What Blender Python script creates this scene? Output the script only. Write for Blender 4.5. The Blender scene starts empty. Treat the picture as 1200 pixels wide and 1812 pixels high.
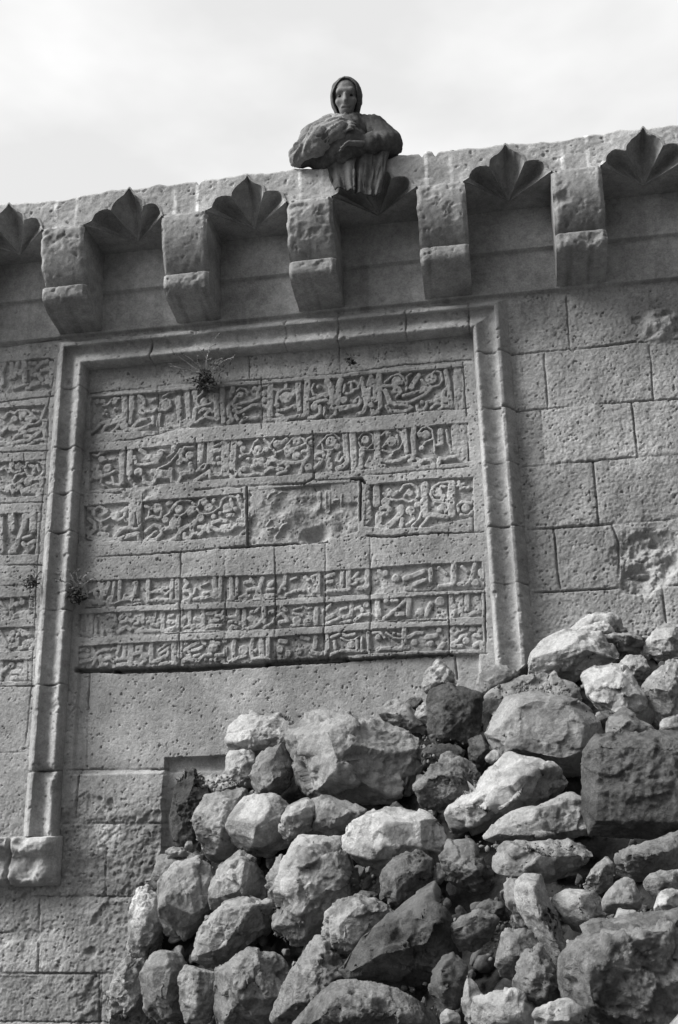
import bpy, bmesh, math, random
import numpy as np
from mathutils import Matrix, Vector

# ------------------------------------------------------------------ camera, sky, sun, exposure
C = bpy.context.scene.collection
FPX = 1827.8                                   # focal length in pixels of the 1200 x 1812 photograph
PITCH, YAW, ROLL = 0.302172, 0.166008, -0.015849
CAM = np.array([0.0, -5.0, 1.6])
_f = np.array([-math.sin(YAW)*math.cos(PITCH), math.cos(YAW)*math.cos(PITCH), math.sin(PITCH)])
_r = np.array([math.cos(YAW), math.sin(YAW), 0.0]); _u = np.cross(_r, _f)
RT = math.cos(ROLL)*_r + math.sin(ROLL)*_u
UP = -math.sin(ROLL)*_r + math.cos(ROLL)*_u
cd = bpy.data.cameras.new('camera'); cam = bpy.data.objects.new('camera', cd); C.objects.link(cam)
cd.sensor_fit = 'VERTICAL'; cd.sensor_height = 36.0; cd.lens = 36.0*FPX/1812.0
cd.clip_start = 0.05; cd.clip_end = 2000.0
cam.matrix_world = Matrix([[RT[0], UP[0], -_f[0], CAM[0]], [RT[1], UP[1], -_f[1], CAM[1]],
                           [RT[2], UP[2], -_f[2], CAM[2]], [0, 0, 0, 1]])
bpy.context.scene.camera = cam
vs = bpy.context.scene.view_settings
vs.view_transform = 'Standard'; vs.look = 'None'; vs.gamma = 1.0; vs.exposure = 0.05; vs.use_curve_mapping = False

SUN_DIR = Vector((-0.72, -0.33, 0.66)).normalized()      # towards the sun, high on the left
SUN_EL = math.asin(SUN_DIR.z); SUN_AZ = math.atan2(SUN_DIR.x, SUN_DIR.y)
world = bpy.data.worlds.new('World'); bpy.context.scene.world = world
world.use_nodes = True
nt = world.node_tree; nt.nodes.clear()
def wn(t, **k):
    n = nt.nodes.new(t)
    for a, b in k.items(): setattr(n, a, b)
    return n
sky = wn('ShaderNodeTexSky', sky_type='NISHITA', sun_disc=False)
sky.sun_elevation = SUN_EL; sky.sun_rotation = SUN_AZ; sky.dust_density = 4.0
bw = wn('ShaderNodeRGBToBW'); nt.links.new(sky.outputs[0], bw.inputs[0])
tc = wn('ShaderNodeTexCoord')
mp = wn('ShaderNodeMapping'); mp.inputs['Scale'].default_value = (1.0, 1.0, 2.2); mp.inputs['Location'].default_value = (0.3, 0.1, 0.25)
nt.links.new(tc.outputs['Generated'], mp.inputs[0])
cl = wn('ShaderNodeTexNoise'); cl.inputs['Scale'].default_value = 2.6; cl.inputs['Detail'].default_value = 5.0; cl.inputs['Roughness'].default_value = 0.5
nt.links.new(mp.outputs[0], cl.inputs['Vector'])
mr = wn('ShaderNodeMapRange'); nt.links.new(cl.outputs[0], mr.inputs[0])
mr.inputs[1].default_value = 0.40; mr.inputs[2].default_value = 0.62; mr.inputs[3].default_value = 7.5; mr.inputs[4].default_value = 9.7
add = wn('ShaderNodeMath', operation='MULTIPLY_ADD'); add.inputs[1].default_value = 0.25
nt.links.new(bw.outputs[0], add.inputs[0]); nt.links.new(mr.outputs[0], add.inputs[2])
# hazy cloud cover brighter at upper left, dimmed behind camera to imitate a blocking building
dot = wn('ShaderNodeVectorMath', operation='DOT_PRODUCT'); dot.inputs[1].default_value = (-0.60, 0.15, 0.75)
nt.links.new(tc.outputs['Generated'], dot.inputs[0])
gl = wn('ShaderNodeMapRange'); nt.links.new(dot.outputs['Value'], gl.inputs[0])
gl.inputs[1].default_value = -0.10; gl.inputs[2].default_value = 0.50; gl.inputs[3].default_value = 0.03; gl.inputs[4].default_value = 1.0
mul = wn('ShaderNodeMath', operation='MULTIPLY'); nt.links.new(add.outputs[0], mul.inputs[0]); nt.links.new(gl.outputs[0], mul.inputs[1])
bg = wn('ShaderNodeBackground'); bg.inputs['Strength'].default_value = 0.1
nt.links.new(mul.outputs[0], bg.inputs['Color'])
wo = wn('ShaderNodeOutputWorld'); nt.links.new(bg.outputs[0], wo.inputs[0])

sl = bpy.data.lights.new('sun', 'SUN'); sl.energy = 4.6; sl.angle = math.radians(28); sl.color = (1.0, 0.995, 0.98)
so = bpy.data.objects.new('sun', sl); C.objects.link(so)
so.rotation_euler = (-SUN_DIR).to_track_quat('-Z', 'Y').to_euler(); so.location = (-8, -6, 10)

# ------------------------------------------------------------------ helpers
def W(u, v, y=0.0):
    """point where the photograph's pixel (u, v) meets the vertical plane Y = y"""
    d = _f + RT*((u-600)/FPX) - UP*((v-906)/FPX)
    return CAM + d*((y-CAM[1])/d[1])
def W2(pts, y=0.0):
    a = np.array([W(u, v, y) for u, v in pts]); return a[:, [0, 2]]

def hsh(ix, iy, iz, s):
    h = (ix.astype(np.int64)*374761393 + iy.astype(np.int64)*668265263 + iz.astype(np.int64)*1440662683 + s*974634777) & 0xffffffff
    h = ((h ^ (h >> 13))*1274126177) & 0xffffffff
    h = ((h ^ (h >> 16))*2246822519) & 0xffffffff
    return ((h ^ (h >> 15)) & 0xffffff)/float(0xffffff)*2-1
def vn2(x, y, s=0):
    ix, iy = np.floor(x), np.floor(y); fx, fy = x-ix, y-iy
    fx = fx*fx*fx*(fx*(fx*6-15)+10); fy = fy*fy*fy*(fy*(fy*6-15)+10); z = np.zeros_like(ix)
    a = hsh(ix, iy, z, s)*(1-fx)+hsh(ix+1, iy, z, s)*fx
    b = hsh(ix, iy+1, z, s)*(1-fx)+hsh(ix+1, iy+1, z, s)*fx
    return a*(1-fy)+b*fy
def vn3(p, s=0):
    i = np.floor(p); f = p-i; f = f*f*f*(f*(f*6-15)+10); r = 0
    for dx in (0, 1):
        for dy in (0, 1):
            for dz in (0, 1):
                w = (f[:, 0] if dx else 1-f[:, 0])*(f[:, 1] if dy else 1-f[:, 1])*(f[:, 2] if dz else 1-f[:, 2])
                r = r+w*hsh(i[:, 0]+dx, i[:, 1]+dy, i[:, 2]+dz, s)
    return r
def fb2(x, y, f, o=4, s=0, g=0.5):
    r = 0; a = 1; t = 0
    for k in range(o):
        c, q = math.cos(k*0.9), math.sin(k*0.9)
        r = r+a*vn2((x*c-y*q)*f+k*17.3, (x*q+y*c)*f-k*9.1, s+k); t += a; a *= g; f *= 2.03
    return r/t*1.6
def fb3(p, f, o=4, s=0, g=0.5):
    r = 0; a = 1; t = 0
    for k in range(o):
        r = r+a*vn3(p*f+k*13.7, s+k); t += a; a *= g; f *= 2.03
    return r/t*1.6
def sst(x, a, b):
    t = np.clip((x-a)/(b-a), 0, 1); return t*t*(3-2*t)
def pip(X, Z, poly):
    r = np.zeros(X.shape, bool); n = len(poly)
    for i in range(n):
        x1, z1 = poly[i]; x2, z2 = poly[(i+1) % n]
        if z1 == z2: continue
        c = ((z1 > Z) != (z2 > Z)) & (X < (x2-x1)*(Z-z1)/(z2-z1)+x1); r ^= c
    return r

def np_mesh(name, V, Q, mat, parent=None, tone=None, smooth=True):
    V = np.asarray(V, np.float32); Q = np.asarray(Q, np.int32)
    me = bpy.data.meshes.new(name); k = Q.shape[1]
    me.vertices.add(len(V)); me.vertices.foreach_set('co', V.ravel())
    me.loops.add(Q.size); me.loops.foreach_set('vertex_index', Q.ravel())
    me.polygons.add(len(Q)); me.polygons.foreach_set('loop_start', np.arange(0, Q.size, k, dtype=np.int32))
    me.polygons.foreach_set('loop_total', np.full(len(Q), k, np.int32))
    me.polygons.foreach_set('use_smooth', np.full(len(Q), smooth))
    me.update(calc_edges=True); me.validate()
    t = np.ones(len(V), np.float32) if tone is None else (np.full(len(V), tone, np.float32) if np.isscalar(tone) else np.asarray(tone, np.float32))
    at = me.attributes.new('tone', 'FLOAT', 'POINT'); at.data.foreach_set('value', t)
    o = bpy.data.objects.new(name, me); C.objects.link(o); me.materials.append(mat)
    if parent: o.parent = parent
    return o
def grid_quads(ni, nj):
    i = np.arange(ni-1)[:, None]*nj; j = np.arange(nj-1)[None]
    a = (i+j).ravel(); return np.stack([a, a+1, a+nj+1, a+nj], 1)
def grid_mesh(name, P, mat, parent=None, tone=None, mask=None, flip=False, smooth=True):
    ni, nj = P.shape[:2]; Q = grid_quads(ni, nj); V = P.reshape(-1, 3)
    if flip: Q = Q[:, ::-1]
    t = None if tone is None else np.broadcast_to(tone, (ni, nj)).ravel()
    if mask is not None:
        Q = Q[mask.ravel()]; used = np.zeros(len(V), bool); used[Q.ravel()] = True
        ren = np.cumsum(used)-1; Q = ren[Q]; V = V[used]
        if t is not None: t = t[used]
    return np_mesh(name, V, Q, mat, parent, t, smooth)
def join_parts(parts):
    V, Q, T, n = [], [], [], 0
    for v, q, t in parts:
        v = np.asarray(v, float).reshape(-1, 3); V.append(v); Q.append(np.asarray(q)+n); n += len(v)
        T.append(np.full(len(v), t) if np.isscalar(t) else np.asarray(t).ravel())
    return np.vstack(V), np.vstack(Q), np.concatenate(T)
def empty(name, loc=(0, 0, 0)):
    o = bpy.data.objects.new(name, None); C.objects.link(o); o.location = loc; o.empty_display_size = 0.1; return o
def tag(o, label=None, cat=None, group=None, kind=None):
    if label: o['label'] = label
    if cat: o['category'] = cat
    if group: o['group'] = group
    if kind: o['kind'] = kind
    return o

# ------------------------------------------------------------------ materials (all grey: the photograph is black and white)
def stone_mat(name, base, big=0.35, fine=0.35, bump=0.5, pit=0.5, rough=0.95, bscale=1.0):
    m = bpy.data.materials.new(name); m.use_nodes = True; t = m.node_tree; t.nodes.clear(); L = t.links.new
    def nd(k, **a):
        n = t.nodes.new(k)
        for x, y in a.items(): setattr(n, x, y)
        return n
    g = nd('ShaderNodeNewGeometry'); at = nd('ShaderNodeAttribute', attribute_name='tone')
    def noise(sc, det, ro=0.6):
        n = nd('ShaderNodeTexNoise'); n.inputs['Scale'].default_value = sc; n.inputs['Detail'].default_value = det; n.inputs['Roughness'].default_value = ro
        L(g.outputs['Position'], n.inputs['Vector']); return n.outputs[0]
    def rng(src, a, b, c, d):
        n = nd('ShaderNodeMapRange'); L(src, n.inputs[0])
        for i, v in enumerate((a, b, c, d)): n.inputs[i+1].default_value = v
        return n.outputs[0]
    def mulv(a, b):
        n = nd('ShaderNodeMath', operation='MULTIPLY')
        for i, x in enumerate((a, b)):
            if isinstance(x, float): n.inputs[i].default_value = x
            else: L(x, n.inputs[i])
        return n.outputs[0]
    n1 = noise(2.3*bscale, 5); n2 = noise(26*bscale, 6, 0.7); n3 = noise(110, 4, 0.75)
    v = mulv(mulv(at.outputs['Fac'], base), rng(n1, 0.3, 0.7, 1-big, 1+big))
    v = mulv(v, rng(n2, 0.3, 0.7, 1-fine, 1+fine)); v = mulv(v, rng(n3, 0.3, 0.7, 0.76, 1.24))
    vo = nd('ShaderNodeTexVoronoi'); vo.inputs['Scale'].default_value = 55*bscale; L(g.outputs['Position'], vo.inputs['Vector'])
    gate = rng(n2, 0.58, 0.70, 0.0, 1.0)
    pv = rng(vo.outputs['Distance'], 0.03, 0.22, 1.0, 0.0)
    pg = mulv(pv, gate)
    v = mulv(v, rng(pg, 0.0, 1.0, 1.0, 1.0-pit*0.7))
    b = nd('ShaderNodeBsdfPrincipled'); L(v, b.inputs['Base Color']); b.inputs['Roughness'].default_value = rough
    b.inputs['Specular IOR Level'].default_value = 0.15
    hh = nd('ShaderNodeMath', operation='MULTIPLY_ADD'); L(pg, hh.inputs[0]); hh.inputs[1].default_value = -0.8*pit
    h2 = nd('ShaderNodeMath', operation='MULTIPLY_ADD'); L(n3, h2.inputs[0]); h2.inputs[1].default_value = 0.55; L(n2, h2.inputs[2])
    L(h2.outputs[0], hh.inputs[2])
    bp = nd('ShaderNodeBump'); bp.inputs['Strength'].default_value = bump; bp.inputs['Distance'].default_value = 0.012
    L(hh.outputs[0], bp.inputs['Height']); L(bp.outputs[0], b.inputs['Normal'])
    o = nd('ShaderNodeOutputMaterial'); L(b.outputs[0], o.inputs[0]); return m
def plain_mat(name, base, var=0.2, scale=20.0, rough=0.9, bump=0.2):
    return stone_mat(name, base, var, var, bump, 0.0, rough, scale/26.0)

M_wall = stone_mat('ashlar_limestone', 0.385, 0.30, 0.24, 0.55, 0.7)
M_corn = stone_mat('cornice_limestone', 0.34, 0.35, 0.22, 0.35, 0.4)
M_rock = stone_mat('broken_limestone', 0.35, 0.25, 0.30, 0.7, 0.35)
M_rough = stone_mat('pitted_rubble_stone', 0.34, 0.35, 0.40, 0.9, 0.5, bscale=1.4)
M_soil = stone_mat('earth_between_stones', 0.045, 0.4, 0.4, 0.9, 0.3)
M_ground = stone_mat('dusty_ground', 0.07, 0.3, 0.3, 0.6, 0.2)
M_plant = plain_mat('dry_weed', 0.10, 0.35, 60)
M_straw = plain_mat('pale_dry_stalk', 0.32, 0.3, 60)
M_robe = plain_mat('dark_wool_cloth', 0.105, 0.25, 30, 0.95, 0.4)
M_cloak = plain_mat('grey_wool_cloth', 0.26, 0.25, 30, 0.95, 0.4)
M_skin = plain_mat('skin', 0.24, 0.08, 20, 0.6, 0.05)
M_scarf = plain_mat('pale_scarf_cloth', 0.33, 0.15, 40, 0.95, 0.3)
M_hood = plain_mat('dark_hood_cloth', 0.12, 0.2, 40, 0.95, 0.3)
M_eye = plain_mat('eye_dark', 0.02, 0.05, 20, 0.2, 0.0)

# ------------------------------------------------------------------ the carved writing, traced stroke by stroke
# tile origin in the photograph, tile scale, then strokes "width x,y x,y ...; ..."
STROKES = [
(150, 670, 6.667, "55 140,262; 60 205,265; 30 205,310 270,290 330,225 400,225; 64 345,262; 36 210,410; 36 240,365; 32 255,412; 36 350,345; 36 385,350; 62 460,215 465,350 462,480; 58 548,205 548,350; 44 548,350 535,510; 35 630,195 660,205 690,240 700,290; 35 640,380 660,350 690,345 720,378 790,385 850,350; 36 650,390 690,410; 36 865,360 950,365 1010,320 1005,260 960,235 890,285; 80 940,300; 40 780,250 830,230; 36 70,625 130,580 180,520 300,490 400,470 460,480; 36 200,610 240,550 330,520 400,500; 36 205,630 290,645 370,580 410,510; 40 380,620 440,630 500,590; 80 460,550; 42 510,590 570,600 640,590 740,560 800,520 800,450; 45 860,545 880,420; 40 880,580 950,600 990,565 950,535; 60 1100,225 1110,380; 48 1110,380 1115,510; 26 915,205 1000,155 1060,150; 40 1000,530 1060,560 1120,570 1200,560; 45 1180,490 1130,530; 40 570,560 620,500 680,480 740,470"),
(320, 650, 6.667, "60 70,285 75,400; 50 75,400 90,620; 36 90,640 20,655; 70 160,290; 50 165,330 170,380; 28 262,270 240,310 190,350 180,410 220,460 330,430 352,418; 70 270,395; 48 165,490 150,610 80,690 0,712; 36 220,530 260,490 340,490 370,520; 36 330,510 260,590 190,645 150,640; 36 290,580 380,600 420,580; 55 412,320 425,600; 58 485,250 485,400; 48 485,400 500,635; 50 612,225 600,290; 42 650,340 620,400 560,450; 46 580,335; 28 660,270 700,235 760,250 790,292; 70 700,315; 54 870,242; 36 930,215 900,300 920,350 800,400 700,420 620,450; 40 620,500 680,530 760,490 850,440 960,440 1010,460 1030,420; 30 640,475 710,470; 64 970,300; 64 975,380; 60 1056,200 1050,380 1050,560; 26 940,212 1035,205; 52 560,480 570,560 600,610 560,645; 40 700,655 760,590 830,600 900,590; 30 780,662; 34 740,550; 36 640,560 670,610; 40 960,630 1000,620 1080,605 1200,612; 30 1100,250 1150,265 1130,330 1120,430; 64 1130,440; 64 1190,350; 40 1130,545 1200,570"),
(490, 640, 6.667, "45 100,225 100,300; 26 18,430 10,370 60,320 150,312 215,345; 120 110,415; 60 180,380; 60 250,220 245,350; 50 245,350 265,560; 62 362,220 350,400 345,600; 46 0,680 150,660 220,640 300,632 370,600; 36 0,565 100,560 180,520 225,510; 46 212,525; 26 435,258 410,320 430,380 480,390 545,370; 50 490,290; 66 580,382; 42 395,445 470,420 550,380; 64 592,225 640,290 658,480; 80 440,525; 46 450,480 520,455 580,450 625,480; 42 505,520 512,600 450,652 385,650; 36 560,540 558,620 620,652 690,610 692,560 640,530; 64 752,215 725,290 715,480; 76 788,445; 32 800,265 790,350 840,378 900,345; 32 850,238 920,222 970,262 955,312 890,332; 30 875,250 880,340; 42 695,535 800,525 860,520; 42 870,520 945,520 992,470 970,418 925,455; 36 745,565 860,540; 46 1000,220 1030,350 1050,500 1020,590 950,612; 58 1110,170 1080,290 1070,480 1115,510; 50 1002,190; 40 1150,320 1150,400; 80 1150,435; 42 1120,560 1160,602 1200,592"),
(660, 630, 6.667, "62 70,215 75,400; 48 75,400 88,590; 42 88,600 40,662 0,675; 60 10,285; 50 20,345; 80 20,500; 28 140,300 220,232 300,202 350,235 388,300 400,392; 100 280,285; 50 335,300; 36 125,342 220,340 310,370 335,420 280,470; 48 145,400 180,480 200,540 262,555; 70 270,400; 28 320,182 420,170; 28 450,190 400,235 400,320; 56 540,215 500,275 455,350; 66 455,360; 40 300,542 420,545 520,500 620,442 680,380 580,370; 44 360,462 480,430 600,400; 28 568,265 620,322 700,360 790,335 822,270 800,182 740,162 700,192; 110 690,255; 52 860,165 885,300 925,590; 80 1000,130 1005,350 1010,600; 38 820,490 840,410 895,340; 70 850,510; 44 640,540 760,520 830,500; 42 160,585 200,640 260,640 350,652 430,632; 40 260,572 380,570 460,600; 50 580,540; 36 520,580 530,630 600,642 640,570; 32 690,612 740,560 810,552 832,590 780,622; 40 840,585 960,592"),
(150, 770, 6.667, "32 95,230 150,240 190,200 230,190; 70 195,282; 26 200,292 340,282; 60 440,185 440,380 448,550; 40 115,345 90,400; 52 150,372; 84 270,385; 100 140,462; 28 50,530 100,480; 32 195,500 180,570 220,600; 36 210,482 300,450 350,420; 34 320,490 340,545; 34 410,470 430,570; 36 260,560 420,590; 66 530,175 525,320 525,450; 46 650,170 705,205; 26 860,202 900,172 960,190; 66 890,225; 26 1115,185 1050,270 980,340 870,392; 52 1055,120 1050,165; 22 970,262 1060,195; 42 1130,170 1130,280; 66 1110,310; 36 620,342 720,345 860,320; 90 632,432; 34 650,460 690,480; 42 520,500 560,560 600,592; 46 690,490 690,545 780,570 820,530 840,482 1000,490 1010,400; 36 1010,480 1020,540 1090,562 1125,490; 56 800,425 970,440; 40 1150,452 1200,440; 70 740,260 860,270; 40 580,250 600,330"),
(320, 755, 6.667, "30 20,300 40,242 140,230; 84 100,330; 36 0,370 70,395; 46 0,545 140,532 105,430; 66 235,200 222,400; 32 190,500 270,432 302,442 270,490 165,522; 72 350,190 340,400; 28 400,222 482,185; 52 375,285 450,268; 44 435,362; 40 388,428; 42 450,428; 80 525,180 522,360 520,540; 66 625,170 615,330 608,480; 44 160,625 260,570 330,520 340,580 400,550 460,562 530,545; 36 580,565 610,602 660,562 640,500; 40 690,500 700,570 800,572 900,550 970,562; 70 742,495; 64 695,190; 28 702,275 740,322 810,312 832,250 862,182 910,150; 28 832,270 880,330 960,312 990,255; 84 905,262; 64 728,250; 46 700,345; 28 985,150 1045,200 1060,245 1130,312 1185,280; 25 1060,210 1105,140; 84 1138,202; 60 1010,272; 48 790,380; 50 850,462 920,432 1000,460 1060,382 1130,402; 36 1040,370 1110,350; 40 1000,522 1060,480 1130,500 1200,492; 60 880,410 960,390"),
(490, 745, 6.667, "42 0,242 60,252 115,210; 28 20,362 80,340 150,242 190,192 250,172 320,212 342,262 385,312; 84 230,232; 60 120,372 180,340; 52 130,285 128,400; 28 340,255 360,202 412,170; 60 400,245; 34 200,330 322,270; 40 300,352 370,340; 84 228,405; 40 0,485 60,470 130,492 220,492 330,462 372,402 370,312; 42 322,472 290,560 265,640; 42 10,622 100,592 132,530 80,490 20,512; 60 20,560; 76 370,540; 46 380,520 430,560 500,502 520,462 460,432; 22 475,292 520,242 590,162 670,142 745,205; 26 530,262 550,330 620,342 680,320; 110 640,235; 70 712,290; 36 455,392 540,370 555,405; 42 622,360 600,430; 56 800,140 812,350 835,480 780,535 715,560; 34 745,368 700,462 745,480 775,422; 36 622,440 590,540 640,580 640,500; 70 890,130 900,300 910,545; 22 960,202 1010,132 1080,120 1132,162 1132,250 1070,312 990,292 960,240; 90 1045,212; 22 1020,332 1155,330; 62 1000,335 1000,400; 52 990,450 990,540 945,552; 34 1095,420 1050,520 1130,545 1142,470 1100,430; 56 1090,495; 60 1172,200 1180,560"),
(660, 735, 6.667, "70 45,180 50,380 50,560; 42 45,585 130,590; 28 100,232 160,172 260,152 340,202 360,302 310,392 220,432 105,402; 100 220,300; 62 182,212; 30 115,362 170,300; 26 285,232 302,335; 50 220,460; 52 370,170 380,280 400,425; 42 90,510 200,542 320,522 440,470; 56 485,150 475,270 490,450 470,510; 25 530,212 580,152 640,132 702,172 715,272 620,312 575,372; 90 625,225; 56 558,225; 60 575,382; 62 800,180 800,330; 30 870,170 890,300 935,430; 34 740,352 815,350; 22 890,292 955,280; 84 975,130 985,410; 84 1075,130 1080,500; 22 720,280 732,420; 42 430,530 470,572 520,570 560,530 520,510; 42 540,592 590,530 680,522; 42 690,540 720,582 780,560 790,500 850,520 920,490 1000,480 1030,470; 36 1000,490 1050,530 1115,550"),
(140, 865, 6.667, "46 110,222 160,232 160,290; 28 150,272 190,350 240,382 310,360 385,318; 30 190,232 230,202 280,222 312,272 270,302; 55 310,262; 30 250,382 260,460 300,480 332,430; 52 300,462; 40 385,300 400,345 460,372 530,340 560,230; 80 440,312; 54 557,368; 36 500,272 562,220; 70 625,170 625,300 618,410; 60 712,150 700,250 718,400; 36 780,202 850,232 900,182 950,190 972,262 950,352 860,320 785,352; 70 910,242; 28 830,240 815,322; 50 1040,172 1075,150; 28 1190,120 1130,192 1060,282 995,322; 40 100,342 170,400 180,472 120,522 80,520 90,460; 50 105,560 200,590 300,582 360,602 480,590 580,552 690,530; 50 230,530 330,542; 46 420,560 500,470 600,452; 34 600,452 650,472 700,470 732,400; 34 700,520 700,590 750,622 830,560 900,500; 40 780,500 880,422 950,442 972,520 900,592 835,602; 70 1012,362; 50 1180,352 1160,440 1060,462 985,472; 80 1100,400; 42 1190,470 1160,572 1080,612 980,622"),
(300, 855, 6.667, "28 0,332 40,262 90,212 170,192 240,202 300,252 330,312 360,352 440,362 520,332 592,280; 84 105,302; 30 60,372 130,382 190,342 240,292; 70 240,342 282,300; 84 360,402; 30 340,255 350,202 425,170; 74 410,222; 90 460,282; 50 522,202; 28 600,262 620,192 690,146 775,162; 80 670,282; 36 720,190 742,262 720,322 640,332; 54 775,302; 56 515,386; 42 592,346; 46 685,376 742,370; 52 812,160 842,230 872,300 870,480; 30 880,120 900,250; 56 50,422 90,470 40,522 0,520; 46 10,672 80,632 130,542 200,502 270,482; 42 170,592 170,640 230,642 280,582 250,540; 44 300,582 340,612 400,562 390,512 340,512; 56 255,502 300,442; 66 440,502 470,552; 42 510,462 590,432 660,442; 42 500,512 560,552 620,562 690,560 750,522 810,482 870,492; 46 620,512 705,500; 62 820,432; 32 880,560 835,602"),
(470, 845, 6.667, "60 630,170 625,360; 76 735,170 730,390; 30 800,272 860,262; 30 830,222; 30 900,200 890,330; 34 20,252 60,192 125,170; 28 120,212 190,162 255,170; 34 10,562 60,500; 40 115,682 200,562 245,540; 30 20,602 80,592"),
(630, 830, 5.0, "60 90,150 85,240; 56 180,160 180,305; 56 95,290 112,420 80,462; 50 60,345; 36 290,182 330,222 365,200; 24 240,210 272,232; 24 290,212 300,262 360,276 410,262 470,290 530,272 560,222 540,162 490,132 420,142 390,192; 50 480,212; 26 430,232 470,182; 70 260,285; 38 220,342 270,322 300,352 280,392 200,390; 54 200,400 200,520; 48 175,532 270,512 350,442 400,382 400,332; 60 400,345; 38 410,442 400,500; 58 612,140 605,250 605,400; 24 820,112 740,122 680,162 660,222 690,272 770,282 822,270; 76 720,202; 30 755,150 795,160; 46 770,242; 58 850,130 840,250 850,400; 48 545,312; 22 700,290 800,302 830,342 790,382; 66 760,345; 24 900,150 955,130; 28 910,112 930,172 1000,162; 28 910,372 900,322 940,290 1010,302; 66 970,345; 22 1040,372 1060,332; 30 930,402 1000,412 1025,380; 38 655,402 800,422; 28 450,492 520,442 490,400; 28 500,502 560,442 580,382; 28 570,512 620,452 645,422; 70 480,362"),
(130, 1000, 6.0, "34 170,292 270,242 302,282; 40 265,190 302,262; 48 310,205 290,400; 44 370,185 330,312; 38 430,185 410,332 380,402 355,400 370,342 400,332; 42 490,175 480,360; 46 640,190 662,182 650,312 600,352 560,350; 28 360,412 440,402 500,372 560,362; 36 540,312 528,352; 50 790,165 790,370; 46 1045,155 1040,360; 38 820,292 860,282 930,272 950,242 1000,242; 34 940,282 980,312 1012,282; 46 795,382 900,372 1000,372 1100,382; 54 1100,165 1100,360; 54 230,305; 36 240,342 270,412 322,390; 34 620,372 700,370; 34 650,412 710,402; 46 150,390 235,390; 48 130,530 150,722; 48 182,525 180,722; 40 60,722 150,742 240,750; 32 230,552 262,530 290,560; 40 230,582 230,740; 36 300,580 300,740; 36 320,562 370,522 430,532 440,582; 42 330,602 400,642; 44 340,662 400,702 420,750 370,742; 44 480,562 540,512 592,520; 40 500,602 555,590; 44 470,702 560,652 600,682; 40 560,562 612,600; 38 640,572 680,542 680,612 640,622; 30 702,530 690,592; 46 730,490 730,602; 44 650,732 700,682 722,740; 40 710,692 800,692 900,692; 40 780,562 850,562 870,500; 46 830,622 890,642 900,582; 40 785,602 850,582; 54 945,490 940,692; 44 960,692 1040,682 1100,642 1110,550; 36 1010,542 1055,530; 44 1000,602 1060,602; 34 70,902 110,882 152,910; 42 60,962 150,962; 40 50,1032 150,1012 200,990; 34 190,865 220,940 240,990 200,1052; 34 230,942 320,892 370,902 430,882; 46 280,972 290,1062 345,1052; 40 320,1002 380,982 430,1022; 46 480,850 458,930; 50 540,850 530,962; 60 602,850 600,1052; 40 450,1002 540,982 600,992; 40 460,1062 560,1052; 44 670,872 722,862 710,920; 40 640,942 700,922 785,962; 40 650,1032 700,1062 762,1002 720,972; 40 640,1082 720,1072; 54 820,815 820,1012; 40 810,1022 900,1012 960,962; 34 900,902 980,832 1070,802; 40 920,932 1000,882; 40 980,982 1002,920; 58 1065,815 1060,1012; 42 920,1052 1000,1032 1080,1042"),
(310, 1000, 6.0, "44 100,160 130,192 90,252; 40 90,282 150,262 172,332 140,372 70,390; 34 212,250 200,302; 24 270,217 345,190; 50 412,130 420,242 440,342; 44 480,130 470,362; 40 200,362 270,352 330,342 380,322 450,352; 34 300,302 370,282 402,302; 50 590,140 600,332; 40 655,140 650,312; 40 560,372 622,342; 40 640,382 720,372 775,320; 40 680,342 745,312; 44 740,182 825,172; 40 800,142 842,202; 44 770,262 860,242 870,302 840,352; 54 922,140 890,252 890,332; 40 880,342 960,322 1050,312; 46 1000,212 1035,180; 34 980,262 1045,252; 40 60,502 30,602 20,622; 50 92,560 60,642; 40 152,480 150,612; 50 292,460 290,652; 40 210,562 262,582; 34 90,662 150,642 200,642 160,702 110,692; 40 210,702 280,692 340,652 400,642 485,642; 40 230,652 275,632; 40 340,512 420,502 452,470; 34 430,532 480,532 505,480; 34 390,592 455,582; 62 512,562; 34 570,542 635,552; 40 570,602 622,592; 40 570,692 600,642 645,662; 50 662,470 660,562; 50 727,475 725,642; 46 640,592 705,622; 40 720,682 800,662 880,622 925,580; 34 800,492 860,482 885,450; 46 780,562 835,602; 50 936,450 945,602; 40 950,652 1030,612 1055,560; 40 1000,502 1045,490; 50 50,805 45,962; 44 110,832; 40 100,902 170,852 245,820; 40 180,902 240,892 275,870; 40 270,802 315,832; 50 90,1012 150,982 130,920; 40 160,1002 240,1012 300,962 375,950; 34 200,962 255,950; 100 400,872; 40 380,812 465,832; 40 430,952 520,952 530,882; 34 320,1002; 34 375,1002; 44 430,1002; 50 520,802; 50 626,800 615,902; 44 620,912 620,1002; 40 580,1032 660,982 745,962; 100 720,900; 44 820,775 800,922 820,992; 60 912,785 920,962; 54 982,780 985,962; 40 840,992 940,982 1000,1002; 40 850,905"),
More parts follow.
